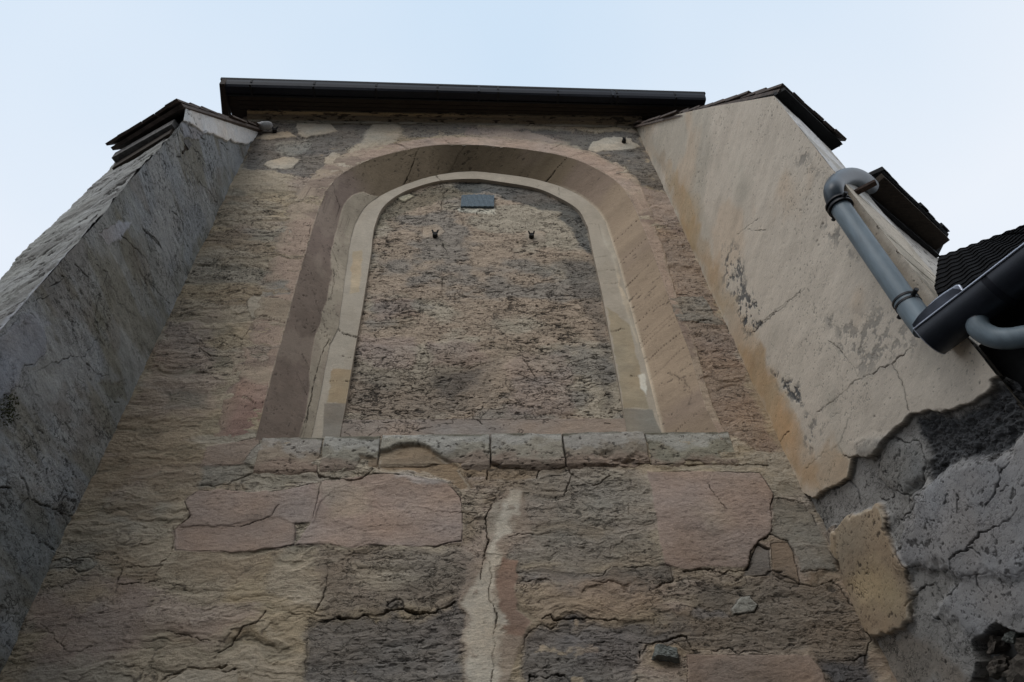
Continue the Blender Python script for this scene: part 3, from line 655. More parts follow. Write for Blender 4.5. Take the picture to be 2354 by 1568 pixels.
# ------------------------------------------------------------------ panel
a0 = onY(787, 1010, DEP + .03); n, m = 760, 560
el = np.linspace(math.atan((4.6 - 1.6) / 4.2), math.atan((8.75 - 1.6) / 4.2), n)
zz = 1.6 + 4.2 * np.tan(el); xx = np.linspace(-1.15, 1.5, m)
X, Z = np.meshgrid(xx, zz); P = np.stack([X, np.full_like(X, DEP + .035), Z], -1)
S = Surf(P, X, Z, np.array([0, -1., 0]), lambda a, b: onY(a, b, DEP + .035)[[0, 2]])
S.col[:] = alb(124, 116, 103)
S.blend(sm(.48, .60, fbm(X * 1.4, Z * 2.4, 5, 102)) * .6, alb(120, 104, 90))
S.blend(sm(.54, .66, fbm(X * 1.6, Z * 2.6, 5, 114)) * .7, alb(98, 95, 90))
lay = fbm(X * 3.0 + S.wx, Z * 9 + S.wy * 2, 5, 141, .6); fine = fbm(X * 12, Z * 36, 5, 144, .65)
S.h += (lay - .5) * .020 + (fine - .5) * .010
S.blend(sm(.42, .30, lay) * .25, MOSS); S.col *= (.78 + .44 * fine)[..., None]  # low spots darkened in the colour to strengthen the relief shade
p = S.patch
p(rg('b', [(900, 960), (1050, 1010), (1150, 1060), (1330, 1030), (1500, 1020), (1800, 940), (1990, 1000), (1900, 1200), (1700, 1300), (1500, 1380), (840, 1380), (870, 1100)]), alb(96, 88, 79), .07, .10, -.012, .65, 0, 1.)
p(rg('b', [(1450, 1030), (1800, 1020), (1780, 1100), (1560, 1250), (1500, 1150)]), alb(62, 60, 58), .05, .06, -.01, .6)
p(rg('b', [(960, 800), (1350, 800), (1330, 1000), (1130, 1010), (930, 930)]), PINK * .98, .04, .06, .006, .7)
p(rg('b', [(1440, 830), (1800, 830), (1800, 960), (1440, 1010)]), PINK * .98, .04, .06, .006, .7)
p(rg('b', [(1050, 520), (1330, 530), (1330, 640), (1080, 660)]), PINK * .96, .04, .06, .004, .6)
p(rg('c', [(100, 900), (400, 880), (420, 1350), (0, 1360), (0, 980)]), PINK * .95, .06, .08, .004, .55)
p(rg('b', [(1380, 20), (1480, 0), (1550, 60), (1500, 100), (1390, 100)]), alb(124, 114, 102), .01, .02, .006, .85, .005, .1)
p(rg('c', [(90, 50), (230, 60), (240, 130), (120, 140)]), alb(120, 110, 98), .02, .02, .008, .8, .005, .1)
p(rg('t', [(1480, 1260), (1560, 1160), (1720, 1070), (1990, 1010), (2352, 950), (2352, 1040), (2000, 1120), (1800, 1200), (1560, 1280), (1480, 1450)]), MOSS * 1.05, .03, .06, -.008, .8, 0, 1.)
p(rg('u', [(0, 980), (200, 950), (500, 990), (700, 1030), (1000, 1130), (1100, 1240), (1160, 1400), (1190, 1568), (1100, 1500), (1000, 1330), (860, 1200), (600, 1140), (400, 1060), (100, 1030)]), alb(58, 60, 60), .03, .06, -.008, .85, 0, 1.)
p(rg('c', [(300, 260), (620, 240), (700, 1300), (640, 1300), (560, 700), (400, 420)]), alb(74, 70, 66), .05, .08, -.004, .55, 0, 1.)
p(rg('t', [(1660, 1090), (1780, 1065), (1820, 1085), (1740, 1130)]), alb(124, 120, 104), .01, .02, .012, .95, .005, .1)
p(rg('u', [(80, 1175), (375, 1178), (380, 1230), (180, 1220), (80, 1210)]), alb(142, 138, 126), .01, .02, .008, .9)
p(rg('D', [(775, 1015), (787, 968), (1437, 966), (1455, 1015)]), alb(108, 98, 90), .004, .003, .030, .97, 0, .0)
S.crack(rg('D', [(780, 968), (1100, 970), (1440, 966)]), .006, .012, .004)
for q in ([(1530, 370), (1525, 500)], [(1540, 445), (1635, 432)], [(1420, 850), (1500, 885)], [(1425, 890), (1420, 1050)], [(960, 700), (1200, 690), (1350, 670)], [(1740, 1290), (1750, 1360), (1810, 1420)], [(1050, 40), (1040, 120)], [(1530, 130), (1560, 210)], [(900, 940), (980, 985), (1050, 1010)]):
    S.crack(rg('b', q), .007, .015, .02)
for q in ([(60, 880), (80, 960), (180, 1100)], [(330, 270), (520, 300)], [(380, 380), (560, 340)], [(0, 1040), (200, 1120), (380, 1110)]): S.crack(rg('c', q), .006, .015, .025)
S.crack(rg('t', [(2120, 1000), (2050, 1060), (2035, 1180)]), .008, .02, .015)
S.pits(16, 55, 151, .66, .8, .006, S.crk); S.pits(38, 80, 152, .68, .75, .004, S.crk)
S.ridge_cracks(2.2, 5.5, 155, .028, .8, .006, None, .44, .58); S.ridge_cracks(4.5, 10.5, 158, .034, .75, .005, None, .46, .60); S.ridge_cracks(4, 3.0, 163, .014, .7, .004, None, .50, .6)
hole = ~inside((C_PN[::5, [0, 2]] - [.12, 6.4]) * 1.03 + [.12, 6.4], X, Z)
S.build('niche_panel', M_ROUGH, church, hole)

# ------------------------------------------------------------------ sill stones
bx_ = [onY(592, 1015, -.05)[0], onY(738, 1015, -.05)[0], onY(872, 1015, -.05)[0], onY(1127, 1015, -.05)[0], onY(1296, 1015, -.05)[0], onY(1489, 1015, -.05)[0], onY(1690, 1015, -.05)[0]]
ztop = onY(1100, 992, -.045)[2]; zmid = onY(1100, 1040, -.06)[2]; zbot = onY(1100, 1064, -.05)[2]
tone = [alb(108, 98, 86), alb(108, 104, 94), alb(112, 108, 98), alb(108, 103, 93), alb(102, 95, 85), alb(100, 97, 86)]
for i in range(6):
    x0, x1 = bx_[i] + .002, bx_[i + 1] - .002
    prof = np.array([(.22, ztop + .02), (-.016, ztop), (-.024, ztop - .010), (-.036, zmid), (-.036, zbot + .03), (-.026, zbot + .0), (.02, zbot - .05)])
    if i in (0, 1, 5): prof[:, 0] = np.where(prof[:, 0] < 0, prof[:, 0] * (.5 if i == 1 else .3), prof[:, 0])
    pf = resample(prof, 150); k = int((x1 - x0) / .0055)
    xs = np.linspace(x0, x1, k); P = np.zeros((150, k, 3)); P[..., 0] = xs[None, :]; P[..., 1] = pf[:, 0][:, None]; P[..., 2] = pf[:, 1][:, None]
    N = grid_normals(P); N *= np.sign(N[75, k // 2] @ np.array([0, -1, 0]))
    S = Surf(P, P[..., 0] + i * 3, P[..., 2] - P[..., 1], N, lambda a, b, i=i: (onY(a, b, -.05)[0] + i * 3, onY(a, b, -.05)[2] + .05))
    S.col[:] = tone[i]
    v_ = (P[..., 2] - zbot) / (ztop - zbot)
    S.blend(sm(.45, .75, v_ + (S.wx) * 1.2) * .5, alb(128, 127, 124)); S.blend(sm(.45, .1, v_ + S.wy * .9) * .7, PINKD * 1.05); S.col *= S.tex[..., None]  # upper half lightened in the colour, standing in for sky light
    S.blend(sm(.90, 1.0, v_ + S.wx * .35) * .9, MOSS * .8)
    S.h += (fbm(S.X * 5, S.Y * 9, 5, 7 + i) - .5) * .022 + (fbm(S.X * 25, S.Y * 30, 4, 9) - .5) * .006
    ed = np.minimum(P[..., 0] - x0, x1 - P[..., 0]); S.h -= .02 * sm(.006, 0, ed + S.wx * .02)
    S.blend(sm(.007, 0, ed + S.wx * .012) * .8, CRACK * 1.5)
    S.h -= .03 * sm(.56, .7, fbm(S.X * 4, S.Y * 7, 4, 90 + i)) * sm(.7, .0, v_)
    S.pits(30, 44, 60 + i, .69, .7, .004); S.ridge_cracks(2, 3, 20 + i, .012, .7, .005, None, .52, .6)
    S.crk[:] = .5
    if i == 2: S.patch(rg('M', [(340, 400), (350, 205), (450, 168), (580, 165), (700, 222), (820, 300), (900, 420)]), BROWN * 1.05, .006, .02, -.035, .95, 0, .3, 0, .010)
    if i == 1: S.patch(rg('M', [(200, 400), (230, 225), (300, 240), (400, 300), (400, 400)]), BROWN, .008, .02, -.02, .8, .004)
    S.build('sill_stone', M_ROUGH, church)

# ------------------------------------------------------------------ church eaves: wall-head moulding, soffit, bargeboard and box gutter
zs = 9.385
eave_l = onZ(510, 182, zs + .115); eave_r = onZ(1618, 215, zs + .115)
wl = onZ(494, 258, zs)
gy0, gy1 = eave_l[1], eave_r[1]
eave = MB()
def strip(mb, u0, u1, z0, z1, xa0=0., xa1=0.):     # u0..u1: fraction out from the wall
    a = np.array([eave_l[0] - .0 + xa0, 0, 0]); b = np.array([eave_r[0] + xa1, 0, 0])
    q = [(a[0], gy0 * u1, z0), (b[0], gy1 * u1, z0), (b[0], gy1 * u0, z0), (a[0], gy0 * u0, z0)]
    mb.hexa([np.array(v) for v in q] + [np.array(v) + [0, 0, z1 - z0] for v in q])
mb = MB(); strip(mb, -.3, .66, zs + .05, zs + .09, .03); mb.build('soffit', M_SOFFIT, church)
mb = MB()
for k in range(4): strip(mb, .10 + k * .13, .215 + k * .13, zs + .035, zs + .046, .14)
mb.build('soffit_boards', M_SOFFIT, church)
mb = MB(); strip(mb, .665, .70, zs - .015, zs + .12, .05); mb.build('fascia_board', M_SLATE, church)
gl = MB()
pr = [(.70, .10), (.70, .02), (.73, .0), (.93, -.005), (.975, .015), (1.0, .06), (1.0, .11), (.985, .115), (.98, .06), (.93, .02), (.74, .02), (.72, .04), (.72, .10)]
nseg = 40; vs_ = []
for i in range(nseg + 1):
    t = i / nseg; x = eave_l[0] + (eave_r[0] - eave_l[0]) * t; gy = gy0 + (gy1 - gy0) * t
    for u, dz in pr: vs_.append((x, gy * u, zs + dz + .006 * math.sin(t * 9) * (u > .95)))
fs = []
L_ = len(pr)
for i in range(nseg):
    for k in range(L_):
        a = i * L_ + k; b = i * L_ + (k + 1) % L_; fs.append((a, b, b + L_, a + L_))
fs.append(tuple(range(L_))); fs.append(tuple(nseg * L_ + k for k in range(L_))[::-1])
gut = mesh_obj('box_gutter', vs_, fs, M_DARKMETAL, church)
mb = MB()
for t in (.52, .8):
    x = eave_l[0] + (eave_r[0] - eave_l[0]) * t; gy = gy0 + (gy1 - gy0) * t
    mb.box((x - .012, gy * 1.004, zs - .009), (x + .012, gy * .70, zs - .002)); mb.box((x - .012, gy * 1.012, zs - .009), (x + .012, gy * 1.003, zs + .125))
mb.build('gutter_joint', M_DARKMETAL, gut)
for i in range(8):
    t = .06 + i * .125; x = eave_l[0] + (eave_r[0] - eave_l[0]) * t; gy = gy0 + (gy1 - gy0) * t
    mb = MB(); mb.box((x - .011, gy * .95, zs - .012), (x + .011, gy * .66, zs - .004)); mb.box((x - .011, gy * 1.010, zs + .05), (x + .011, gy * 1.002, zs + .128)); mb.box((x - .011, gy * 1.006, zs - .012), (x + .011, gy * .95, zs - .002))
    mb.build('gutter_bracket', M_SLATE, church)
mb = MB()   # left return board
mb.hexa([(eave_l[0], gy0 * 1.0, zs - .01), (eave_l[0] + .06, gy0 * 1.0, zs - .01), (wl[0] + .10, .3, zs - .01), (wl[0] + .02, .3, zs - .01),
         (eave_l[0], gy0 * 1.0, zs + .12), (eave_l[0] + .06, gy0 * 1.0, zs + .12), (wl[0] + .10, .3, zs + .12), (wl[0] + .02, .3, zs + .12)])
mb.build('bargeboard', M_SOFFIT, church)
mb = MB(); strip(mb, .90, 1.0, zs + .118, zs + .13, -.02, .02)
mb.hexa([(eave_l[0] - .02, gy0, zs + .122), (eave_r[0] + .02, gy1, zs + .122), (eave_r[0] + .02, 6, zs + 3.5), (eave_l[0] - .02, 6, zs + 3.5),
         (eave_l[0] - .02, gy0, zs + .16), (eave_r[0] + .02, gy1, zs + .16), (eave_r[0] + .02, 6, zs + 3.55), (eave_l[0] - .02, 6, zs + 3.55)])
mb.build('roof', M_SLATE, church)
# wall-head moulding, worn
k = 700; xs = np.linspace(-2.55, 2.12, k); prof = resample([(0.02, zs - .10), (-.012, zs - .095), (-.02, zs - .06), (-.05, zs - .045), (-.06, zs - .01), (-.085, zs + .005), (-.09, zs + .045)], 60)
P = np.zeros((60, k, 3)); P[..., 0] = xs[None]; P[..., 1] = prof[:, 0][:, None]; P[..., 2] = prof[:, 1][:, None] - .0
N = grid_normals(P); N *= np.sign(N[30, 300] @ np.array([0, -1, 0]))
S = Surf(P, P[..., 0], P[..., 2] - P[..., 1], N, lambda a, b: (0, 0))
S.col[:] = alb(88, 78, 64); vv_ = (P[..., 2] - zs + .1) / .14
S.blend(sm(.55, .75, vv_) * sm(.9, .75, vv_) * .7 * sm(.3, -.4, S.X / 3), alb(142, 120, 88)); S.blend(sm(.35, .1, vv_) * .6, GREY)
S.h += (fbm(S.X * 4, S.Y * 8, 5, 31) - .5) * .03; S.pits(12, 30, 41, .62, .8, .01); S.crk[:] = .4
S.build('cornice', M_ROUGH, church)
# church body behind, so the wall has thickness
mb = MB(); mb.box((-2.60, .27, 0), (2.42, 6, zs - .02)); mb.build('wall_core', M_RENDER, church)
mb = MB(); mb.box((-2.60, .0, 0), (2.42, .265, 2.80)); mb.build('wall_foot', M_RENDER, church)

# ------------------------------------------------------------------ left buttress
butL = thing('buttress', 'blue-grey rendered buttress with tiled top and white mortar band, left of the niche', 'buttress', (-2.5, -.6, 0))
nL = unit(np.cross(JL[1] - JL[0], (0, 1, 0))); nL = nL * np.sign(nL[0])
def sideL(a, b): return hit(a, b, nL, JL[0])
edgeL = [sideL(*q) for q in [(-340, 1170), (0, 760), (100, 645), (200, 530), (300, 412), (415, 290), (423, 250)]]
edgeL[0] = edgeL[1] + (edgeL[1] - edgeL[3]) * 2.2
botL = [np.array([jl_x(edgeL[0][2]), 0.03, edgeL[0][2]]), edgeL[0]]
topL = [np.array([jl_x(9.14), 0.03, 9.14]), sideL(590, 292), sideL(500, 271), sideL(423, 247)]
def side_sheet(bot, top, edge, n, m):
    """columns from the wall to the outer edge; the outer edge follows `edge` (bottom to top)"""
    zb, zt = bot[0][2], top[0][2]
    topc = resample(top, m); edc = np.array(edge)
    rows = []
    for j in range(m):
        s_ = j / (m - 1)
        z = np.linspace(zb, topc[j][2], n)
        ye = np.interp(z, edc[:, 2], edc[:, 1])
        y1 = topc[j][1] if False else None
        rows.append((z, ye, s_))
    P = np.zeros((n, m, 3))
    for j, (z, ye, s_) in enumerate(rows):
        y = .03 + (ye - .03) * s_
        yt = topc[j][1]
        bl = sm(.75, 1.0, np.linspace(0, 1, n))          # near the top follow the roof line exactly
        y = y * (1 - bl) + (yt + (y - y[-1])) * bl if abs(yt - y[-1]) < .2 else y
        P[:, j, 1] = y; P[:, j, 2] = z
    return P
P = side_sheet(botL, topL, edgeL, 1000, 420)
P[..., 0] = JL[0][0] + (P[..., 2] - JL[0][2]) * (JL[1][0] - JL[0][0]) / (JL[1][2] - JL[0][2])
S = Surf(P, P[..., 1], P[..., 2], np.array([1., 0, 0]), lambda a, b: sideL(a, b)[[1, 2]])
S.col[:] = BLUEG
X, Y = S.X, S.Y
S.blend(sm(.48, .60, fbm(X * 1.3, Y * 1.8, 5, 2)) * .6, alb(92, 92, 86)); S.blend(sm(.52, .64, fbm(X * 1.5, Y * 2.2, 5, 9)) * .5, alb(112, 112, 110))
S.blend(sm(.54, .68, fbm(X * 1.3, Y * 6, 5, 19)) * .6, MOSS * 1.1); S.blend(sm(.62, .70, fbm(X * 1.8, Y * 3, 4, 29)) * .5, alb(88, 84, 78))
S.h += (fbm(X * 1.4, Y * 2, 4, 5) - .5) * .05 + (fbm(X * 6, Y * 16, 5, 7, .6) - .5) * .014
S.col *= (.76 + .48 * fbm(X * 9, Y * 26, 5, 8, .6))[..., None]; S.crk[:] = .4 + .6 * sm(.42, .6, fbm(X * 1.5, Y * 2, 3, 301))
S.patch(rg('D', [(370, 275), (423, 240), (620, 270), (588, 313), (567, 332), (520, 322), (472, 305), (425, 282)]), WHITE * 1.15, .008, .02, .02, .96, .006, .05)
S.patch(rg('D', [(415, 286), (470, 300), (455, 320), (422, 318)]), LILAC, .01, .02, .006, .8, 0, .2)
S.patch(rg('s', [(780, 1370), (960, 1290), (1060, 1310), (980, 1430), (880, 1482)]), LILAC * 1.05, .01, .03, .008, .9, 0, .15)
S.patch(rg('a', [(-400, 800), (0, 765), (60, 700), (200, 620), (300, 760), (330, 900), (150, 1000), (140, 1150), (0, 1250), (-300, 1400)]), LILAC * .85, .02, .05, .010, .8, .006, .2)
S.patch(rg('a', [(210, 600), (280, 640), (380, 710), (300, 760), (230, 700)]), LILAC * 1.1, .02, .03, 0, .6)
S.patch(rg('a', [(690, 1090), (870, 1080), (890, 1240), (760, 1220)]), MOSS, .03, .05, -.008, .7, 0, 1.)
S.patch(rg('a', [(650, 460), (800, 520), (760, 700), (650, 720), (640, 600)]), MOSS * 1.15, .05, .06, 0, .5)
S.patch(rg('L', [(-60, 400), (100, 420), (180, 490), (330, 600), (420, 640), (280, 880), (100, 900), (-200, 800)]), alb(74, 76, 74), .12, .14, -.01, .6, 0, 1.)
S.patch(rg('L', [(-200, 860), (120, 860), (230, 960), (100, 1170), (-200, 1100)]), alb(88, 88, 84), .08, .1, .004, .5)
for q in ([(140, 350), (180, 420), (190, 480), (260, 530), (340, 560), (430, 600)], [(0, 415), (80, 435)], [(180, 490), (130, 560)], [(380, 600), (420, 680)], [(-20, 1100), (60, 1160), (110, 1180)], [(200, 690), (260, 760), (330, 790)]):
    S.crack(rg('L', q), .010, .02, .02)
for q in ([(410, 965), (500, 930), (590, 950), (670, 800)], [(340, 440), (440, 380), (410, 360)], [(250, 590), (260, 540), (340, 500)], [(820, 530), (900, 600), (960, 650)], [(730, 1190), (830, 1260)], [(520, 290), (600, 370), (700, 450)], [(840, 90), (950, 180), (1030, 250)], [(1010, 40), (1100, 130), (1160, 250)], [(720, 400), (830, 500)], [(1090, 450), (1190, 570)], [(600, 980), (680, 1050), (760, 1060)], [(400, 960), (230, 1020)], [(700, 330), (740, 340), (700, 440), (650, 640)]):
    S.crack(rg('a', q), .007, .018, .02)
for q in ([(1440, 560), (1470, 680), (1475, 750), (1440, 780)], [(1500, 480), (1560, 560), (1600, 550), (1690, 620)], [(1580, 700), (1700, 830)], [(1810, 640), (1870, 700)], [(1620, 950), (1780, 1130)], [(1400, 1200), (1480, 1280), (1500, 1370)], [(1160, 1340), (1300, 1500)]):
    S.crack(rg('s', q), .007, .018, .02)
S.pits(16, 60, 51, .70, .6, .003, np.clip(S.crk * 1.6, 0, 1)); S.pits(50, 90, 52, .72, .5, .002, np.clip(S.crk * 1.6, 0, 1))
S.ridge_cracks(1.6, 4.5, 55, .018, .8, .006, None, .47, .6); S.ridge_cracks(4, 8, 58, .014, .6, .003, None, .52, .64)
S.build('side_face', M_ROUGH, butL)
# outer (front) face, turned away to the left
dirL = unit((-.86, .50, 0))
e0 = edgeL[1]; e1 = edgeL[-2]; nFL = unit(np.cross(e1 - e0, dirL)); nFL = nFL * np.sign(-nFL[1])
def frontL(a, b): return hit(a, b, nFL, e0)
wdt = float((frontL(264, 375) - e1) @ dirL); wdb = float((frontL(0, 650) - e0) @ dirL)
n, m = 700, 220
E = resample(edgeL[:-1] + [edgeL[-2] + np.array([0, .04, .35])], n)
E = np.array(E); P = np.zeros((n, m, 3))
lean = (fbm(np.linspace(0, 9, n), np.zeros(n), 4, 7) - .5) * .10
for i in range(n):
    tz = (E[i, 2] - e0[2]) / (e1[2] - e0[2]); wd = wdb + (wdt - wdb) * tz + lean[i]
    P[i] = E[i] + dirL * (np.linspace(0, wd, m))[:, None]
P[..., 2] -= 0
S = Surf(P, (P - e0) @ dirL, P[..., 2], nFL, lambda a, b: (lambda q: ((q - e0) @ dirL, q[2]))(frontL(a, b)))
S.col[:] = alb(104, 104, 102); X, Y = S.X, S.Y; S.crk[:] = .5
S.blend(sm(.5, .62, fbm(X * 2, Y * 3, 5, 12)) * .6, alb(96, 96, 92)); S.blend(sm(.54, .66, fbm(X * 2, Y * 9, 5, 15)) * .5, DARK * 1.4)
S.blend(sm(.06, .02, X) * .5, alb(120, 122, 128))
S.h += (fbm(X * 2, Y * 5, 5, 15) - .5) * .05 + (fbm(X * 7, Y * 18, 4, 25) - .5) * .02
S.h *= sm(0, .06, X); S.col *= (.75 + .5 * fbm(X * 8, Y * 24, 5, 18))[..., None]
S.pits(14, 40, 61, .64, .8, .008); S.ridge_cracks(1.5, 6, 65, .05, .85, .012, None, .42, .55)
S.build('front_face', M_ROUGH, butL)
# far side and core of the buttress so it is solid
c0 = e0 + dirL * wdb; c1 = e1 + dirL * wdt
mb = MB()
ex = np.array([.03, 0, 0]); iy = np.array([-.10, .06, 0])
def at_z(p, q, z): return p + (q - p) * (z - p[2]) / (q[2] - p[2])
A0 = at_z(e0, e1, 0.); C0 = at_z(c0, c1, 0.)
A1 = at_z(e0, e1, 7.2); C1 = at_z(c0, c1, 7.05)
mb.hexa([A0 + iy, C0 + iy * [0, 1, 0] + [.03, 0, 0], (C0[0] + .03, .4, 0), (-2.64, .4, 0), A1 + iy, C1 + [.03, .03, 0], (C1[0] + .03, .4, 8.9), (-2.54, .4, 8.9)])
mb.build('core', M_RENDER, butL)

def tiled_roof(name, A, B, C, D, parent, rows, cols, th=.022, over=.0, mat=M_TILE):
    """A,B: low edge (left,right); C,D: high edge (right,left)."""
    A, B, C, D = [np.asarray(q, float) for q in (A, B, C, D)]
    nrm = unit(np.cross(B - A, D - A)); nrm *= np.sign(nrm[2]); mb = MB()
    mb.slab([A + nrm * -.035, B + nrm * -.035, C + nrm * -.035, D + nrm * -.035], nrm, .03)
    for r in range(rows):
        for c in range(cols):
            u0 = c / cols; u1 = (c + .985) / cols; v0 = r / rows; v1 = min((r + 1.55) / rows, 1)
            jv = random.uniform(-.12, .12) / rows; ju = random.uniform(-.04, .04) / cols
            def pt(u, v): return (A * (1 - u) + B * u) * (1 - v) + (D * (1 - u) + C * u) * v
            if c == cols - 1: u1 += random.uniform(-.06, .10) / cols * 2
            if c == 0: u0 -= random.uniform(-.06, .10) / cols * 2
            q = [pt(u0 + ju, v0 + jv), pt(u1 + ju, v0 + jv), pt(u1 + ju, v1), pt(u0 + ju, v1)]
            lift0 = .020 + random.uniform(0, .010); lift1 = .0
            q2 = [q[0] + nrm * lift0, q[1] + nrm * (lift0 + random.uniform(-.006, .006)), q[2] + nrm * lift1, q[3] + nrm * lift1]
            mb.hexa(q2 + [p_ + nrm * th for p_ in q2])
    return mb.build(name, mat, parent)
rl0 = sideL(423, 247); rl1 = np.array([jl_x(9.14), .03, 9.16])
outw = np.array([.05, 0, 0]); fwd = np.array([0, -.10, -.14])
zE = rl0[2] - .0
Bq = onZ(416, 237, zE - .06); Aq = onZ(253, 338, zE - .06)
Cq = rl1 + outw + [0, 0, .04]; Dq = np.array([Cq[0] - 1.15, .03, rl1[2] - .02])
tiled_roof('tiled_top', Aq, Bq, Cq, Dq, butL, 9, 6)
mb = MB()
dn = np.array([0, 0, -1.])
ins = unit(np.array([.3, .9, 0]))
a = Aq + ins * .05 + dn * .05 + unit(Bq - Aq) * .04; b = Bq + ins * .07 + dn * .05 - unit(Bq - Aq) * .11
mb.slab([a, b, b + ins * .25, a + ins * .25], (0, 0, -1), .09); mb.build('mortar_bed', simple('stained_mortar', (.13, .125, .12), .95, 0, .5, 25, .5), butL)
mb = MB(); a2 = Aq + ins * .10 + dn * .14 + unit(Bq - Aq) * .05; b2 = Bq + ins * .10 + dn * .14 - unit(Bq - Aq) * .12
mb.slab([a2, b2, b2 + ins * .2, a2 + ins * .2], (0, 0, -1), .10); mb.build('eaves_board', M_SOFFIT, butL)

# ------------------------------------------------------------------ right buttress
butR = thing('buttress', 'beige rendered buttress behind the downpipe, with rust stains and grey plaster low down', 'buttress', (2.3, -.9, 0))
nR = unit(np.cross(JR[1] - JR[0], (0, 1, 0))); nR = nR * -np.sign(nR[0])
def sideR(a, b): return hit(a, b, nR, JR[0])
eR = sideR(1779, 222); yR = -1.84
def edR(z): return np.array([jr_x(z), yR, z])
topR = [np.array([jr_x(9.35), .03, 9.36]), sideR(1460, 288), sideR(1560, 262), sideR(1650, 243), sideR(1779, 221)]
topR = [np.array([0, .03, topR[0][2]])] + topR[2:]
topR[-1][1] = yR
n, m = 1100, 620
tp = resample([[q[1], q[2]] for q in topR], m)
sb = np.linspace(0, 1, m)
P = np.zeros((n, m, 3)); tv = np.linspace(0, 1, n) ** 1.35
for j in range(m):
    yb = .03 + (yR - .03) * sb[j]
    z = 2.25 + (tp[j, 1] - 2.25) * tv
    P[:, j, 1] = yb + (tp[j, 0] - yb) * tv; P[:, j, 2] = z
P[..., 0] = JR[0][0] + (P[..., 2] - JR[0][2]) * (JR[1][0] - JR[0][0]) / (JR[1][2] - JR[0][2])
S = Surf(P, P[..., 1], P[..., 2], np.array([-1., 0, 0]), lambda a, b: sideR(a, b)[[1, 2]])
X, Y = S.X, S.Y
S.col[:] = BEIGE
S.blend(sm(.46, .62, fbm(X * 1.1, Y * 1.3, 4, 2)) * .5, alb(126, 122, 112)); S.blend(sm(.52, .66, fbm(X * 1.3, Y * 1.7, 4, 12)) * .5, alb(148, 132, 114))
S.h += (fbm(X * 1.2, Y * 1.4, 4, 5) - .5) * .03 + (fbm(X * 9, Y * 11, 4, 6) - .5) * .005
streak = fbm(X * 2.5, Y * 14, 5, 16, .6); S.col *= (.88 + .24 * streak)[..., None]
S.crk[:] = .10
# rust stains beside the junction
st = fbm(X * 4, Y * 3, 5, 71)
def stain(pts, c, a, e=.06): S.patch(pts, c * .75 + alb(128, 114, 96) * .25, e * 1.7, .10, 0, a * .85)
stain(rg('u', [(1800, 950), (1920, 930), (2000, 1060), (2060, 1180), (2010, 1400), (2060, 1568), (1980, 1568), (1900, 1300)]), alb(118, 98, 66), .6, .06)
stain(rg('c', [(1190, -40), (1290, -40), (1300, 180), (1270, 200)]), alb(124, 100, 62), .6, .04)
stain(rg('c', [(1330, 260), (1460, 270), (1430, 420), (1530, 600), (1480, 640), (1380, 430)]), alb(132, 112, 86), .6, .04)
stain(rg('c', [(1560, 880), (1680, 850), (1760, 950), (1850, 1060), (1880, 1200), (1930, 1350), (2016, 1400), (2000, 1568), (1860, 1560), (1720, 1250)]), alb(136, 110, 80), .7, .05)
stain(rg('d', [(20, 240), (150, 200), (250, 400), (340, 560), (400, 720), (400, 850), (470, 1010), (450, 1150), (400, 1110), (250, 780), (120, 500)]), alb(136, 110, 80), .7, .05)
stain(rg('d', [(480, 1050), (700, 890), (760, 960), (780, 1110), (560, 1240), (440, 1180)]), alb(126, 106, 80), .7, .03)
stain(rg('D', [(1500, 330), (1560, 400), (1640, 600), (1730, 760), (1800, 900), (1880, 1060), (1880, 1120), (1830, 1110), (1760, 950), (1680, 780), (1590, 580)]), alb(134, 110, 78), .55, .03)
stain(rg('D', [(1462, 290), (1500, 290), (1540, 400), (1500, 370)]), alb(120, 118, 112), .6, .05)
# mould
mould = sm(.50, .60, fbm(X * 16, Y * 20, 5, 81, .7))
def mouldp(pts, e=.08, a=.85):
    g_ = S._dist(pts, .08, e, True)
    if g_ is None: return
    sl_, d = g_; k = sm(e, -e, d) * mould[sl_] * a
    S.col[sl_] = S.col[sl_] * (1 - k[..., None]) + alb(58, 60, 62) * k[..., None]; S.h[sl_] -= .004 * k
mouldp(rg('c', [(1480, 170), (1560, 160), (1640, 420), (1740, 540), (1740, 720), (1640, 740), (1560, 560), (1480, 400)]))
mouldp(rg('c', [(1560, 560), (1740, 540), (1740, 720), (1640, 760)]), .06)
mouldp(rg('c', [(1810, 1020), (1900, 1040), (2016, 1130), (2016, 1230), (1920, 1200)]), .05)
mouldp(rg('d', [(250, 350), (330, 370), (430, 480), (500, 580), (350, 540)]), .04)
mouldp(rg('d', [(500, 680), (600, 640), (620, 860), (520, 940), (470, 820)]), .06, .6)
mouldp(rg('d', [(560, 0), (1200, -60), (1280, 150), (1100, 280), (880, 400), (760, 200)]), .12, .5)
mouldp(rg('v', [(460, 740), (560, 720), (700, 850), (800, 960), (700, 900), (480, 800)]), .05, .55)
mouldp(rg('v', [(650, 1270), (900, 1380), (980, 1568), (760, 1500)]), .06, .6)
for q in ([(565, 650), (690, 560), (860, 430), (1000, 360), (1090, 305), (1200, 225), (1260, 170)], [(1100, 305), (1160, 450), (1200, 570), (1220, 650)], [(650, 150), (770, 250), (830, 330), (865, 410)], [(300, 850), (380, 780)], [(490, 1040), (600, 950), (720, 885), (760, 950), (820, 965)], [(805, 655), (770, 760), (722, 880)], [(50, 140), (200, 20), (280, -60)], [(545, 1250), (660, 1200), (765, 1120)]):
    S.crack(rg('d', q), .0055, .012, .010, .85)
for q in ([(0, 1390), (170, 1270)], [(90, 1360), (170, 1370), (240, 1350)], [(1640, 810), (1840, 600), (1990, 500)]): S.crack(rg('v' if q[0][0] < 500 else 'c', q), .004, .01, .01, .7)
S.crack(rg('c', [(1640, 800), (1800, 640), (1900, 580), (2016, 460)]), .0045, .01, .008, .8)
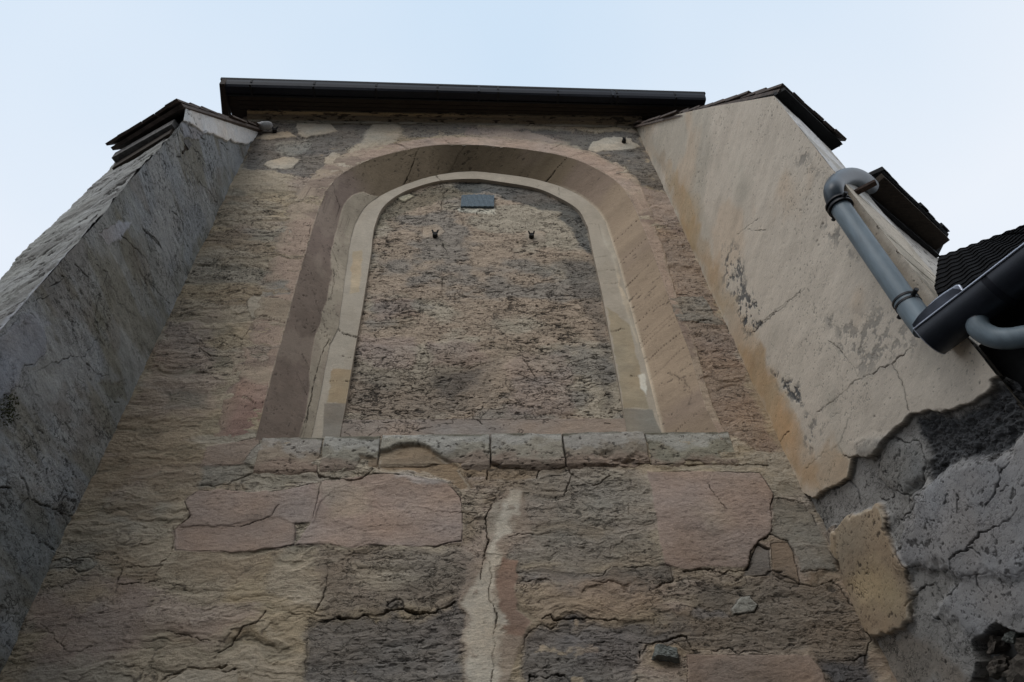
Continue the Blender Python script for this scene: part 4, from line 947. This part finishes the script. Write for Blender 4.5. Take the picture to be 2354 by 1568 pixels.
# lower grey layer where the beige coat has fallen off (step of 3 cm)
low = rg('d', [(3600, -700), (2300, 80), (2016, 330), (1900, 350), (1780, 405), (1795, 490), (1640, 545), (1500, 610), (1440, 640), (1350, 620), (1220, 662), (1150, 740), (1040, 850), (1000, 930), (960, 965), (800, 960), (780, 1110), (640, 1180), (540, 1250), (430, 1190), (300, 1300), (1000, 4200), (6500, 4200)])
g_ = S._dist(low, .025, .1, True); sl_, d = g_
k = sm(.006, -.006, d); kk = k[..., None]
gc = np.broadcast_to(alb(108, 106, 103), S.col[sl_].shape).copy()
n1 = sm(.46, .6, fbm(X[sl_] * 2, Y[sl_] * 2.4, 5, 92))[..., None]; gc = gc * (1 - n1 * .5) + alb(88, 86, 82) * n1 * .5
gc *= (.80 + .40 * fbm(X[sl_] * 12, Y[sl_] * 20, 5, 93, .65))[..., None]
S.col[sl_] = S.col[sl_] * (1 - kk) + gc * kk
S.h[sl_] += -.035 * k + k * (fbm(X[sl_] * 3, Y[sl_] * 4, 5, 94, .5) - .5) * .035
S.crk[sl_] = S.crk[sl_] * (1 - k) + k
e_ = sm(.022, 0, -d) * (d < .002); S.col[sl_] *= (1 - .6 * e_)[..., None]
lowmask = np.zeros(X.shape); lowmask[sl_] = k
# very rough dark stripe
g_ = S._dist(rg('d', [(1225, 680), (1350, 630), (1500, 620), (1790, 500), (1900, 360), (2200, 200), (2300, 700), (2016, 800), (1850, 900), (1550, 990), (1450, 1080), (1400, 1105), (1330, 1120), (1270, 1060), (1255, 850)]), .05, .05, True)
sl_, d = g_; k = sm(.02, -.03, d); kk = k[..., None]
rr = fbm(X[sl_] * 22, Y[sl_] * 26, 5, 101, .7); S.col[sl_] = S.col[sl_] * (1 - kk * .9) + (alb(44, 45, 47) * (.4 + 1.3 * rr[..., None])) * kk * .9
S.h[sl_] += k * (-.02 + (rr - .5) * .07)
S.patch(rg('d', [(1160, 1130), (1280, 1120), (1260, 1180), (1150, 1190)]), alb(34, 34, 34), .02, .03, -.03, .9)
S.patch(rg('d', [(840, 880), (1000, 840), (1230, 850), (1250, 1000), (1270, 1140), (1060, 1230), (960, 1130), (980, 1000), (840, 960)]), alb(92, 91, 88), .04, .05, .012, .7, .012, 1.)
S.patch(rg('d', [(1380, 1130), (1560, 1000), (1840, 900), (2016, 830), (2500, 700), (2500, 1900), (1100, 1700), (1190, 1400), (1210, 1200)]), alb(116, 115, 116), .05, .07, .02, .7, .006, .3)
S.patch(rg('Q', [(1700, 1150), (1900, 900), (2262, 800), (2400, 1200), (2150, 1240), (1940, 1340)]), alb(120, 119, 120), .06, .08, .004, .6, 0, .3)
for q in ([(2180, 280), (2110, 360), (2060, 480), (2030, 540)], [(1820, 465), (1790, 530)], [(1885, 485), (1870, 580)], [(2220, 540), (2060, 680), (1890, 780)], [(1900, 770), (1960, 780), (2010, 840)], [(1885, 780), (1820, 830), (1815, 930), (1840, 1000), (1810, 1055), (1735, 1060)], [(1735, 1050), (1690, 980), (1620, 1030), (1560, 1110)], [(1980, 920), (1990, 1010), (2050, 1110)], [(1690, 1160), (1750, 1240), (1830, 1380)], [(1590, 470), (1570, 560), (1500, 620)], [(1205, 380), (1260, 450), (1275, 530)], [(1370, 380), (1450, 440), (1460, 490), (1380, 510)], [(1050, 460), (1140, 420), (1200, 380)], [(2120, 440), (2160, 400)]):
    S.crack(rg('Q', q), .008, .03, .02)
S.patch(rg('Q', [(1060, 690), (1130, 655), (1160, 700), (1170, 830), (1110, 800)]), alb(104, 92, 80), .01, .02, .01, .85, .006, .2)
S.patch(rg('Q', [(1150, 650), (1210, 610), (1290, 570), (1400, 548), (1440, 640), (1480, 760), (1560, 880), (1590, 1010), (1580, 1180), (1530, 1240), (1450, 1270), (1360, 1320), (1330, 1290), (1250, 1120), (1190, 1000), (1175, 850), (1130, 780)]), alb(122, 106, 86), .012, .03, .022, .93, .006, .08, 0, .010)
S.patch(rg('Q', [(1300, 850), (1450, 900), (1560, 1040), (1500, 1130), (1330, 1100), (1250, 1000)]), alb(142, 126, 96), .08, .05, 0, .5)
S.patch(rg('Q', [(1360, 1330), (1500, 1270), (1640, 1300), (1830, 1400), (1900, 1600), (1380, 1640)]), alb(98, 90, 80), .05, .08, .0, .7, 0, 1.)
# broken hollow at the lower right
g_ = S._dist(rg('Q', [(2700, 1200), (2262, 1262), (2160, 1255), (2090, 1215), (2040, 1250), (1930, 1350), (1945, 1450), (1900, 1568), (1880, 1700), (2700, 1900)]), .03, .05, True)
sl_, d = g_; k = sm(.006, -.012, d)
rr = fbm(X[sl_] * 14, Y[sl_] * 18, 5, 111, .65)
S.col[sl_] = S.col[sl_] * (1 - k[..., None]) + (alb(62, 56, 48) * (.5 + rr[..., None])) * k[..., None]
S.h[sl_] += k * (-.10 + (rr - .5) * .06)
lowmask[S.crk < .09] = 0
S.pits(50, 80, 152, .725, .5, .002); S.pits(24, 34, 151, .72, .7, .003, lowmask); S.pits(60, 80, 155, .68, .6, .002, lowmask)
S.ridge_cracks(2.5, 3, 158, .012, .8, .005, lowmask, .50, .62); S.ridge_cracks(1.3, 3.0, 168, .006, .5, .003, None, .55, .7)
S.build('side_face', M_FINE, butR)
# outer face of dressed quoins, turned away to the right
dirR = unit((.81, .585, 0)); wR = .70; nFR = unit(np.cross(dirR, (0, 0, 1)))
if nFR[1] > 0: nFR = -nFR
n, m = 700, 150
zz = np.linspace(2.3, 6.26, n); P = np.zeros((n, m, 3))
for i, z in enumerate(zz): P[i] = edR(z) + dirR * np.linspace(0, wR, m)[:, None]
S = Surf(P, np.broadcast_to(np.linspace(0, wR, m)[None], (n, m)).copy(), P[..., 2], nFR, lambda a, b: (0, 0))
X, Y = S.X, S.Y
S.col[:] = alb(150, 142, 130); S.blend(sm(5.15, 5.3, Y) * .8, alb(168, 168, 172)); S.blend(sm(.5, .62, fbm(X * 3, Y * 4, 5, 3)) * .5, alb(120, 114, 102))
S.blend(sm(4.5, 3.8, Y) * sm(.45, .6, fbm(X * 8, Y * 4, 5, 5)) * .7, alb(84, 80, 72))
_zj = [float(hit(a_, b_, nFR, edR(4.5))[2]) for a_, b_ in ((2028, 488), (2066, 560), (2120, 628))]
for zj in [3.0, 3.4] + _zj:
    k = sm(.012, .004, np.abs(Y - zj + S.wx * .02)) * (Y < 5.2); S.blend(k * .9, CRACK); S.h -= .01 * k
S.h += (fbm(X * 4, Y * 4, 5, 8) - .5) * .012; S.pits(26, 30, 9, .68, .6, .004); S.crk[:] = .3
S.build('quoin_face', M_STONE, butR)
# core
mb = MB(); q0 = edR(0.); q1 = edR(6.1); far0 = q0 + dirR * wR; far1 = q1 + dirR * wR
mb.hexa([q0 + [.16, .14, 0], far0 + [-.02, .14, 0], (far0[0] + .0, .4, 0), (q0[0] + .16, .4, 0), q1 + [.05, .06, 0], far1 + [-.02, .06, 0], (far1[0] + .0, .4, 9.1), (q1[0] + .2, .4, 9.1)])
mb.build('core', M_RENDER, butR)
# tiled top
zE = 6.30
Bq = onZ(1781, 219, zE); Bf = onZ(1805, 206, zE); Cf = onZ(1937, 332, zE); Cb = onZ(1911, 347, zE)
hi0 = np.array([jr_x(9.36) - .03, .03, 9.40]); hi1 = hi0 + np.array([1.1, .0, -.02])
tiled_roof('tiled_top', Bf + [-.03, 0, 0.02], Cf + [0, 0, .02], hi1, hi0, butR, 14, 6)
mb = MB(); mb.slab([Bf, Cf, Cb, Bq], (0, 0, 1), .035); mb.build('eaves_board', M_SLATE, butR)

# ------------------------------------------------------------------ lower wing beyond the right buttress
wing = thing('side_wing', 'pale rendered lower wing behind the grey downpipe, with a dark overhanging eave', 'building', (3.3, -.9, 0))
zw = 5.75
p0 = onZ(1985, 452, zw); p1 = onZ(2160, 600, zw)
dw = unit(p1 - p0); p0 = p0 - dw * .05; p1 = p1 + dw * .5
nw = unit(np.cross(dw, (0, 0, 1)));  nw = nw if nw[1] < 0 else -nw
bkw = np.array([.55, 1.0, 0]) * 1.5
n, m = 420, 240
lw = np.linalg.norm(p1 - p0); P = np.zeros((n, m, 3))
for i, z in enumerate(np.linspace(2.5, zw + .06, n)): P[i] = p0 + (p1 - p0) * np.linspace(0, 1, m)[:, None]; P[i, :, 2] = z
S = Surf(P, np.broadcast_to(np.linspace(0, lw, m)[None], (n, m)).copy(), P[..., 2], nw, lambda a, b: (0, 0))
S.col[:] = alb(150, 146, 140); S.blend(sm(.48, .62, fbm(S.X * 3, S.Y * 3, 5, 3)) * .5, alb(126, 120, 112)); S.h += (fbm(S.X * 3, S.Y * 3, 5, 4) - .5) * .02
S.pits(20, 30, 9, .66, .6, .004); S.crk[:] = .2
S.build('wall', M_FINE, wing)
mb = MB()
mb.hexa([np.r_[(p0 - nw * .04)[:2], 0], np.r_[(p1 - nw * .04)[:2], 0], np.r_[(p1 + bkw)[:2], 0], np.r_[(p0 + bkw)[:2], 0]] + [np.r_[(q)[:2], zw] for q in (p0 - nw * .04, p1 - nw * .04, p1 + bkw, p0 + bkw)])
mb.build('core', M_RENDER, wing)
ea = onZ(1958, 434, zw + .02); eb = onZ(2032, 407, zw + .02); ec = onZ(2183, 552, zw + .02); ed = onZ(2147, 580, zw + .02)
ea = onZ(1990, 447, zw + .02)
mb = MB(); mb.slab([ea - nw * .1, ed - nw * .1, ec, eb], (0, 0, 1), .05); mb.build('soffit', M_SOFFIT, wing)
mb = MB(); de = unit(ed - ea)
mb.slab([ea - nw * .05, ed - nw * .05, ed + nw * .015, ea + nw * .015], (0, 0, -1), .06); mb.build('eaves_beam', M_SLATE, wing)
mb = MB(); up_ = np.array([0, 0, 1.])
mb.hexa([eb + up_ * .055 + nw * .02, ec + up_ * .055 + nw * .02, ec + bkw + up_ * .9, eb + bkw + up_ * .9,
         eb + up_ * .085 + nw * .02, ec + up_ * .085 + nw * .02, ec + bkw + up_ * .93, eb + bkw + up_ * .93])
for i in range(9):
    t = i / 9; a = eb + (ec - eb) * t; b = eb + (ec - eb) * (t + .1)
    j = random.uniform(0, .02)
    mb.hexa([a + nw * (.02 + j) + up_ * .06, b + nw * (.02 + j) + up_ * .06, b - nw * .2 + up_ * .17, a - nw * .2 + up_ * .17, a + nw * (.02 + j) + up_ * .10, b + nw * (.02 + j) + up_ * .10, b - nw * .2 + up_ * .20, a - nw * .2 + up_ * .20])
mb.build('roof', M_SLATE, wing)
mb = MB(); br0 = onZ(1966, 446, 5.16); br1 = onZ(2014, 421, 5.16)
dd = unit(br1 - br0); sd_ = unit(np.cross(dd, up_)) * .018
mb.slab([br0 - sd_, br1 - sd_, br1 + sd_, br0 + sd_], up_, .02); M_BR = mb

# ------------------------------------------------------------------ downpipe
pipe = thing('downpipe', 'blue-grey plastic downpipe with a wide elbow on the outer corner of the beige buttress', 'downpipe', (2.15, -1.85, 3.9))
PA = onX(1926, 470, 2.155); PB = onX(2081, 692, 2.185); PC = onX(2128, 756, 2.19)
rp = .056
mb = MB(); mb.tube([PA, PB], rp, 32, True); mb.build('pipe', M_PIPE, pipe, True)
mb = MB(); ridge_dir = unit(CAM - (PA + PB) / 2)
side_ = unit(np.cross(unit(PB - PA), ridge_dir)); off = ridge_dir * rp * .93 - side_ * rp * .30
if (PA + off)[0] < PA[0] - 1: off = off
mb.tube([PA + off, PB + off], .004, 8); mb.build('seam', M_PIPE, pipe, True)
dn_ = unit(PB - PA)
PT = onX(1919, 452, 2.155)
E1 = [PA + dn_ * .07]
# elbow goes up from the pipe, bends over towards the eave and ends behind its bracket
gut_pt = onZ(2035, 440, zw + .16)
mid1 = hit(1905, 425, unit(CAM - PA), PA); mid2 = hit(1938, 402, unit(CAM - PA), PA * .6 + gut_pt * .4)
mid3 = hit(1975, 408, unit(CAM - PA), PA * .35 + gut_pt * .65)
cpts = smooth_curve([PA + dn_ * .05, PA - dn_ * .02, hit(1915, 440, ray(1915, 440), PA - dn_ * .05), hit(1922, 421, ray(1922, 421), PA * .85 + gut_pt * .15), hit(1940, 408, ray(1940, 408), PA * .7 + gut_pt * .3), hit(1962, 406, ray(1962, 406), PA * .55 + gut_pt * .45), hit(1982, 414, ray(1982, 414), PA * .42 + gut_pt * .58), hit(2000, 429, ray(2000, 429), gut_pt * .75 + PA * .25)], 40)
mb = MB(); mb.tube(cpts, [.055] * 40, 32); elb = mb.build('elbow', simple('shaded_grey_elbow', (.055, .072, .09), .4, 0, .3, 9, .08), pipe, True)  # elbow darker than the pipe: shade of its underside put into the colour
for q, tt_ in ((PA, 0), (PA + dn_ * .035, 0), (PB, 1), (PB + dn_ * .03, 1)):
    mb = MB(); mb.tube([q - dn_ * .006, q + dn_ * .006], .072 if not tt_ else .064, 32); cl = mb.build('clamp', M_CLAMP, pipe, True)
for q in (PA + dn_ * .02, PB + dn_ * .02):
    mb = MB(); a = q - side_ * .075 * np.sign(side_[1] if abs(side_[1]) > .1 else 1); a2_ = q + side_ * .075
    s2 = unit(np.cross(dn_, (1, 0, 0)))
    for sg in (-1, 1):
        mb = MB(); mb.tube([q + s2 * sg * .06, q + s2 * sg * .098], .012, 10); mb.build('clamp_bolt', M_CLAMP, pipe, True)
M_BR.build('strap', M_RUST, pipe)
mb = MB(); mb.tube([PB + dn_ * .0, PB + dn_ * .05, PC], [.060, .061, .061], 32); mb.build('outlet', M_PIPE, pipe, True)

# ------------------------------------------------------------------ neighbouring house with half-round gutter
house = thing('neighbour_house', 'dark low house with black slate roof at the right edge, behind the half-round gutter', 'building', (3.0, -2.6, 0))
zg = 3.86
G0 = onZ(2101, 757, zg); G1 = onZ(2353, 563, zg); gd = unit(G1 - G0); G1 = G0 + gd * 3.0
gn = unit(np.cross(gd, (0, 0, 1)))
if (onZ(2155, 812, zg) - G0) @ gn < 0: gn = -gn
rg_ = .105
gt = thing('half_round_gutter', 'dark anthracite half-round gutter jutting in from the right edge with a bright lip', 'gutter', (float(G0[0]), float(G0[1]), zg))
def half(mb, c0, c1, r, t=.004, k=20, a0=0, a1=math.pi):
    nb = len(mb.v)
    for c in (c0, c1):
        for rad in (r, r - t):
            for i in range(k + 1):
                a = a0 + (a1 - a0) * i / k; mb.v.append(c + gn * (r - rad * math.cos(a) ) + np.array([0, 0, -rad * math.sin(a)]))
    K = k + 1
    for i in range(k):
        o0, o1 = nb + i, nb + i + 1
        mb.f += [(o0, o1, o1 + 2 * K, o0 + 2 * K), (o0 + K, o0 + 3 * K, o1 + 3 * K, o1 + K), (o0, o0 + K, o1 + K, o1), (o0 + 2 * K, o1 + 2 * K, o1 + 3 * K, o0 + 3 * K)]
mb = MB(); half(mb, G0, G1, rg_); mb.build('trough', M_GUTTER, gt, True)
mb = MB(); nb = 0; kk_ = 20
cap = [G0 + gn * (rg_ - rg_ * math.cos(math.pi * i / kk_)) + np.array([0, 0, -rg_ * math.sin(math.pi * i / kk_)]) for i in range(kk_ + 1)]
cap2 = [q + gd * .003 for q in cap]
mb.v = cap + cap2; mb.f = [tuple(range(kk_ + 1)), tuple(kk_ + 1 + i for i in range(kk_ + 1))[::-1]]
mb.build('end_cap', M_GUTTER, gt)
mb = MB(); mb.tube([G0 - gn * .004, G1 - gn * .004], .0055, 10); mb.build('lip', M_SILVER, gt, True)
mb = MB(); mb.tube([q - gd * .001 for q in cap], .0022, 6); mb.build('cap_rim', M_SILVER, gt, True)
mb = MB(); J = G0 + gd * .34; half(mb, J, J + gd * .03, rg_ + .004); mb.build('joint_collar', M_DARKMETAL, gt, True)
# curved splash plate standing on the lip where the downpipe enters
spl = [(2112, 748), (2122, 722), (2140, 700), (2165, 679), (2190, 663), (2203, 657), (2213, 671)]
low_ = [(2116, 757), (2135, 738), (2155, 722), (2175, 706), (2195, 691), (2208, 681), (2214, 674)]
mb = MB(); kq = len(spl); pl_n = gn; 
U = [hit(a, b, gn, G0 + gn * .02) for a, b in spl]; Lw = [hit(a, b, gn, G0 + gn * .0) for a, b in [(2101 + (2216 - 2101) * i / 6, 757 - (757 - 670) * i / 6) for i in range(7)]]
Mi = [(u * .55 + l_ * .45) - gn * .035 for u, l_ in zip(U, Lw)]
for row in (Lw, Mi, U): mb.v += row
for row in (Lw, Mi, U): mb.v += [q + gn * .004 for q in row]
for r_ in range(2):
    for i in range(kq - 1):
        a = r_ * kq + i; mb.f.append((a, a + 1, a + 1 + kq, a + kq)); o_ = 3 * kq; mb.f.append((a + o_, a + kq + o_, a + 1 + kq + o_, a + 1 + o_))
for i in range(kq - 1): a = 2 * kq + i; mb.f.append((a, a + 1, a + 1 + 3 * kq, a + 3 * kq))
mb.build('splash_plate', simple('galvanised_plate', (.20, .22, .27), .5, .2, .2, 12, .05), gt, True)
mb = MB(); mb.tube(smooth_curve(U, 30), .006, 8); mb.build('plate_rim', M_SILVER, gt, True)
# outlet elbow below the trough
mb = MB()
ob = hit(2243, 735, (0, 0, 1), (0, 0, zg - rg_ + .02)); 
ec_ = [ob + [0, 0, .05], ob, hit(2252, 758, ray(2252, 758), ob + [0, 0, -.05]), hit(2285, 776, ray(2285, 776), ob + gd * .06 + [0, 0, -.07]), hit(2325, 778, ray(2325, 778), ob + gd * .14 + [0, 0, -.08]), hit(2365, 772, ray(2365, 772), ob + gd * .22 + [0, 0, -.09]), hit(2480, 765, ray(2480, 765), ob + gd * .4 + [0, 0, -.11]), ob + gd * .62 + gn * .12 + [0, 0, -.15], ob + gd * .7 + gn * .3 + [0, 0, -.19]]
mb.tube(smooth_curve(ec_, 70), [.040] * 4 + [.047] * 66, 28)
el_ = mb.build('outlet_elbow', M_PIPE, gt, True)
cc_ = smooth_curve(ec_, 70)
mb = MB()
for i in (21, 27): mb.tube([cc_[i], cc_[i + 1]], .0495, 28)
mb.build('pipe_ring', M_PIPE, el_, True)
mb = MB(); mb.tube([ob + [0, 0, .03], ob + [0, 0, -.015]], .046, 28); mb.build('spigot', M_GUTTER, gt, True)
# house wall and roof
hw0 = np.r_[(G0 + gn * .34 + gd * .02)[:2], 0]; hw1 = np.r_[(G1 + gn * .34)[:2], 0]
bk = gn * 3.
hw0b = edR(0.) + np.array([.04, .02, 0])
mb = MB(); Hs = np.array([0, 0, zg - .03])
mb.hexa([hw0, hw1, hw1 + bk, hw0 + bk] + [q + Hs for q in (hw0, hw1, hw1 + bk, hw0 + bk)])
M_DWALL = simple('soot_dark_render', (.035, .034, .034), .95, 0, .4, 8, .4)
mb.build('wall', M_DWALL, house)
mb = MB(); s0 = G0 + gn * .19 + gd * .12; s1 = G1 + gn * .19
mb.slab([s0, s1, s1 + gn * .3, s0 + gn * .3], (0, 0, -1), .03); mb.build('soffit', M_SLATE, house)
# roof: corrugated black tiles rising steeply from the gutter
R0 = hit(2205, 668, gn, G0 + gn * .16); 
rt0 = onY(2157, 592, -1.80); 
A = G0 + gn * .12 + gd * .10 + np.array([0, 0, .02])
tb = hit(2157, 591, unit(np.cross(gd, unit(gn * .55 + np.array([0, 0, .83])))), A)
slope = unit(gn * .55 + np.array([0, 0, .83])); nr = unit(np.cross(gd, slope)); nr = nr * np.sign(-nr @ gn)
T0 = hit(2157, 592, nr, A); T1 = hit(2353, 520, nr, A); BL = hit(2205, 690, nr, A); 
Lr = np.linalg.norm(T1 - T0); k = 90; rows = 14
T2 = T0 + (T1 - T0) * 2.5; 
Bs = A - gd * .1; Be = A + gd * 2.2
vs_ = []; fs = []
for r_ in range(rows * 2 + 1):
    v = (r_ // 2 + (r_ % 2) * .98) / rows if r_ < rows * 2 else 1
    for i in range(k + 1):
        u = i / k; lo = Bs + (Be - Bs) * u; hi = T0 + (T2 - T0) * u
        q = lo + (hi - lo) * v; lift = .004 * math.sin(u * k * 1.3) + (.006 if r_ % 2 == 0 else 0)
        vs_.append(q + nr * lift)
for r_ in range(rows * 2):
    for i in range(k): a = r_ * (k + 1) + i; fs.append((a, a + 1, a + k + 2, a + k + 1))
mesh_obj('roof', vs_, fs, simple('tarred_tiles', (.007, .007, .008), .9, 0, .4, 10, .3, (1, 1, 1), .15), house)

# ------------------------------------------------------------------ small things on the wall
def stone_block(name, mat, parent, quad_px, y, th, seed, plane='y', lbl=None):
    pts = [onY(*q, y) if plane == 'y' else sideR(*q) for q in quad_px]
    nrm = np.array([0, -1., 0]) if plane == 'y' else np.array([-1., 0, 0])
    k = 16; rnd = np.random.RandomState(seed); vs_ = []; fs = []
    for i in range(k + 1):
        for j in range(k + 1):
            u = i / k; v = j / k
            p_ = (pts[0] * (1 - u) + pts[1] * u) * (1 - v) + (pts[3] * (1 - u) + pts[2] * u) * v
            e = min(u, 1 - u, v, 1 - v); hh = th * min(1, (e / .13)) ** .6 + rnd.uniform(-.003, .003)
            wv = rnd.uniform(-.004, .004, 3); vs_.append(p_ + nrm * hh + wv * (nrm == 0))
    for i in range(k):
        for j in range(k): a = i * (k + 1) + j; fs.append((a, a + 1, a + k + 2, a + k + 1))
    nb = len(vs_); per = [i * (k + 1) for i in range(k + 1)] + [k * (k + 1) + j for j in range(1, k + 1)] + [i * (k + 1) + k for i in range(k - 1, -1, -1)] + [j for j in range(k - 1, 0, -1)]
    for q in per: vs_.append(np.array(vs_[q]) - nrm * (th + .05))
    L_ = len(per)
    for i in range(L_): fs.append((per[i], per[(i + 1) % L_], nb + (i + 1) % L_, nb + i))
    o = mesh_obj(name, vs_, fs, mat, parent)
    if lbl: o['label'] = lbl
    return o
M_PALE = simple('pale_stone', (.20, .21, .19), .95, 0, .3, 40, .6)
stone_block('loose_stone', M_PALE, church, rg('Q', [(90, 1345), (218, 1378), (236, 1456), (68, 1430)]), -.005, .045, 3, lbl='pale squared stone wedged in the wall')
# rubble in the hollow of the right buttress
rub = [[(1980, 1470), (2060, 1440), (2080, 1490), (2010, 1520)], [(2090, 1460), (2260, 1400), (2300, 1500), (2130, 1568)], [(2100, 1500), (2180, 1470), (2200, 1568), (2120, 1600)], [(2080, 1290), (2160, 1270), (2150, 1330), (2100, 1340)], [(1960, 1330), (2040, 1300), (2060, 1380), (1980, 1400)], [(2150, 1330), (2260, 1300), (2270, 1380), (2170, 1400)]]
RUB = rub
# round stone at the wall's foot
# iron hooks
def hook(px, py, y, lab, kind=0):
    c = onY(px, py, y); t = thing('iron_hook', lab, 'hook', tuple(map(float, c)), 'rusty iron hooks in the wall')
    mb = MB(); mb.tube([c + [0, .04, -.01], c + [0, -.035, -.012]], [.030, .024], 10); mb.build('shank', M_IRON, t, True)
    for sg in (-1, 1):
        mb = MB()
        if kind == 0: pts = [c + [0, -.02, 0], c + [sg * .02, -.03, .01], c + [sg * .03, -.032, .045]]
        elif kind == 1: pts = [c + [0, -.02, 0], c + [sg * .022, -.035, .004], c + [sg * .028, -.04, .03]]
        else: pts = [c + [0, -.03, 0], c + [sg * .01, -.05, .012], c + [sg * .004, -.055, -.03]]
        mb.tube(pts, [.010, .010, .008], 8); mb.build('prong', M_IRON, t, True)
    mb = MB(); mb.tube([c + [0, -.004, -.01], c + [0, -.008, -.04]], .013, 8); mb.build('plate', M_IRON, t, True)
hook(1000, 541, DEP + .02, 'left iron hook inside the niche panel, below and left of the blue plaque')
hook(1221, 543, DEP + .02, 'right iron hook inside the niche panel, below and right of the blue plaque', 1)
hook(632, 302, 0, 'iron hook in the top left corner of the wall beside the white mortar band')
hook(1433, 327, 0, 'iron peg set in a cream plaster patch at the top right of the wall', 2)
# blue-grey plaque
q = [onY(*p_, DEP + .02) for p_ in rg('u', [(104, 1170), (375, 1170), (378, 1082), (110, 1080)])]
pq = thing('wall_plaque', 'small blank blue-grey plaque near the top of the niche panel', 'plaque', tuple(map(float, (q[0] + q[1]) / 2)))
K = 24; vs_ = []; fs = []
for i in range(K + 1):
    for j in range(9):
        u = i / K; v = j / 8; p_ = (q[0] * (1 - u) + q[1] * u) * (1 - v) + (q[3] * (1 - u) + q[2] * u) * v
        p_ = p_ + np.array([0, -.012 + .0035 * math.sin(i * 1.7 + j), .018 * math.sin(math.pi * u) * v]); vs_.append(p_)
for i in range(K):
    for j in range(8): a = i * 9 + j; fs.append((a, a + 9, a + 10, a + 1))
nb = len(vs_); per = [i * 9 for i in range(K + 1)] + [K * 9 + j for j in range(1, 9)] + [i * 9 + 8 for i in range(K - 1, -1, -1)] + [j for j in range(7, 0, -1)]
for r_ in per: vs_.append(vs_[r_] + np.array([0, .05, 0]))
for i in range(len(per)): fs.append((per[i], nb + i, nb + (i + 1) % len(per), per[(i + 1) % len(per)]))
mesh_obj('plate', vs_, fs, M_VENT, pq)
# lump of white mortar beside the left roof, slate offcut on the right roof
def lump(name, c, rad, mat, parent, seed=1, rough=False):
    import bmesh
    bm = bmesh.new(); bmesh.ops.create_icosphere(bm, subdivisions=3, radius=1); rnd = np.random.RandomState(seed)
    for v in bm.verts:
        f = 1 + .55 * (fbm(np.array([v.co.x * 1.6 + seed]), np.array([v.co.y * 1.6 + v.co.z * 1.3 + 7]), 3, 3)[0] - .5) * 2
        if rough:
            f *= rnd.uniform(.86, 1.14); m_ = max(abs(v.co.x), abs(v.co.y), abs(v.co.z)); f *= .62 / max(m_, .5) + .2
        v.co = mathutils.Vector((v.co.x * rad[0] * f, v.co.y * rad[1] * f, v.co.z * rad[2] * f)) + mathutils.Vector(c)
    me = bpy.data.meshes.new(name); bm.to_mesh(me); bm.free(); me.materials.append(mat)
    me.polygons.foreach_set('use_smooth', [not rough] * len(me.polygons))
    o = link(bpy.data.objects.new(name, me)); o.parent = parent; o.location = -world_loc(parent); return o
lump('mortar_lump', tuple(onY(606, 290, -.06)), (.10, .05, .035), M_MORTAR, butL, 2)
mb = MB(); sa = onY(1588, 262, -.35); sb_ = onY(1636, 240, -.35)
mb.hexa([sa, sb_ + [0, 0, -.07], sb_ + [.02, .12, -.07], sa + [0, .12, 0], sa + [0, 0, .012], sb_ + [0, 0, .02], sb_ + [.02, .12, .02], sa + [0, .12, .012]])
mb.build('loose_slate', simple('grey_slate', (.07, .075, .08), .8, 0, .3, 20, .3), butR)
# tuft of moss at the left edge
rnd_ = np.random.RandomState(3)
for i, q in enumerate(RUB):
    pc = np.mean([sideR(*t_) for t_ in rg('Q', q)], axis=0); w_ = np.linalg.norm(sideR(*rg('Q', q)[0]) - sideR(*rg('Q', q)[1])) * .62
    lump('rubble_stone', tuple(pc + [.075, 0, 0]), (.045, w_ * rnd_.uniform(.8, 1.2), w_ * rnd_.uniform(.35, .6)), M_RUBBLE if i != 3 else M_PALE, butR, 30 + i, True)
tuft = thing('moss_tuft', 'small dry green tuft growing from the grey render at the left edge', 'plant', tuple(map(float, sideL(14, 940))))
mb = MB(); c = sideL(14, 940); rnd = np.random.RandomState(5)
for i in range(260):
    o_ = rnd.normal(0, 1, 3) * np.array([.015, .035, .04]); o_[0] = abs(o_[0]); b_ = c + o_
    d1 = unit(rnd.normal(0, 1, 3) + [1.2, -.4, .3]) * rnd.uniform(.008, .02); d2 = unit(np.cross(d1, rnd.normal(0, 1, 3))) * .004
    n0 = len(mb.v); mb.v += [b_ - d2, b_ + d2, b_ + d1]; mb.f.append((n0, n0 + 1, n0 + 2))
mb.build('leaves', M_LEAF, tuft)

# ------------------------------------------------------------------ unseen house added behind the camera to shade the foot of the wall
opp = thing('added_shade_house', 'plain grey rendered house, added unseen across the lane to shade the foot of the church wall', 'building', (0, -9.5, 0))
mb = MB(); mb.box((-9, -15, 0), (9, -9.0, 8.9)); mb.build('wall', M_RENDER, opp)
mb = MB(); mb.hexa([(-9.3, -8.7, 8.9), (9.3, -8.7, 8.9), (9.3, -15.3, 8.9), (-9.3, -15.3, 8.9), (-9.3, -11.9, 11.3), (9.3, -11.9, 11.3), (9.3, -12.1, 11.3), (-9.3, -12.1, 11.3)]); mb.build('roof', M_TILE, opp)
for x in (-6, -2.5, 1.2, 5):
    for z in (1.2, 4.6):
        mb = MB(); mb.box((x - .08, -9.0, z - .08), (x + 1.18, -8.94, z + 1.68)); wf = mb.build('window', M_MORTAR, opp)
        mb = MB(); mb.box((x, -8.94, z), (x + 1.1, -8.93, z + 1.6)); mb.build('pane', M_GLASS, wf)
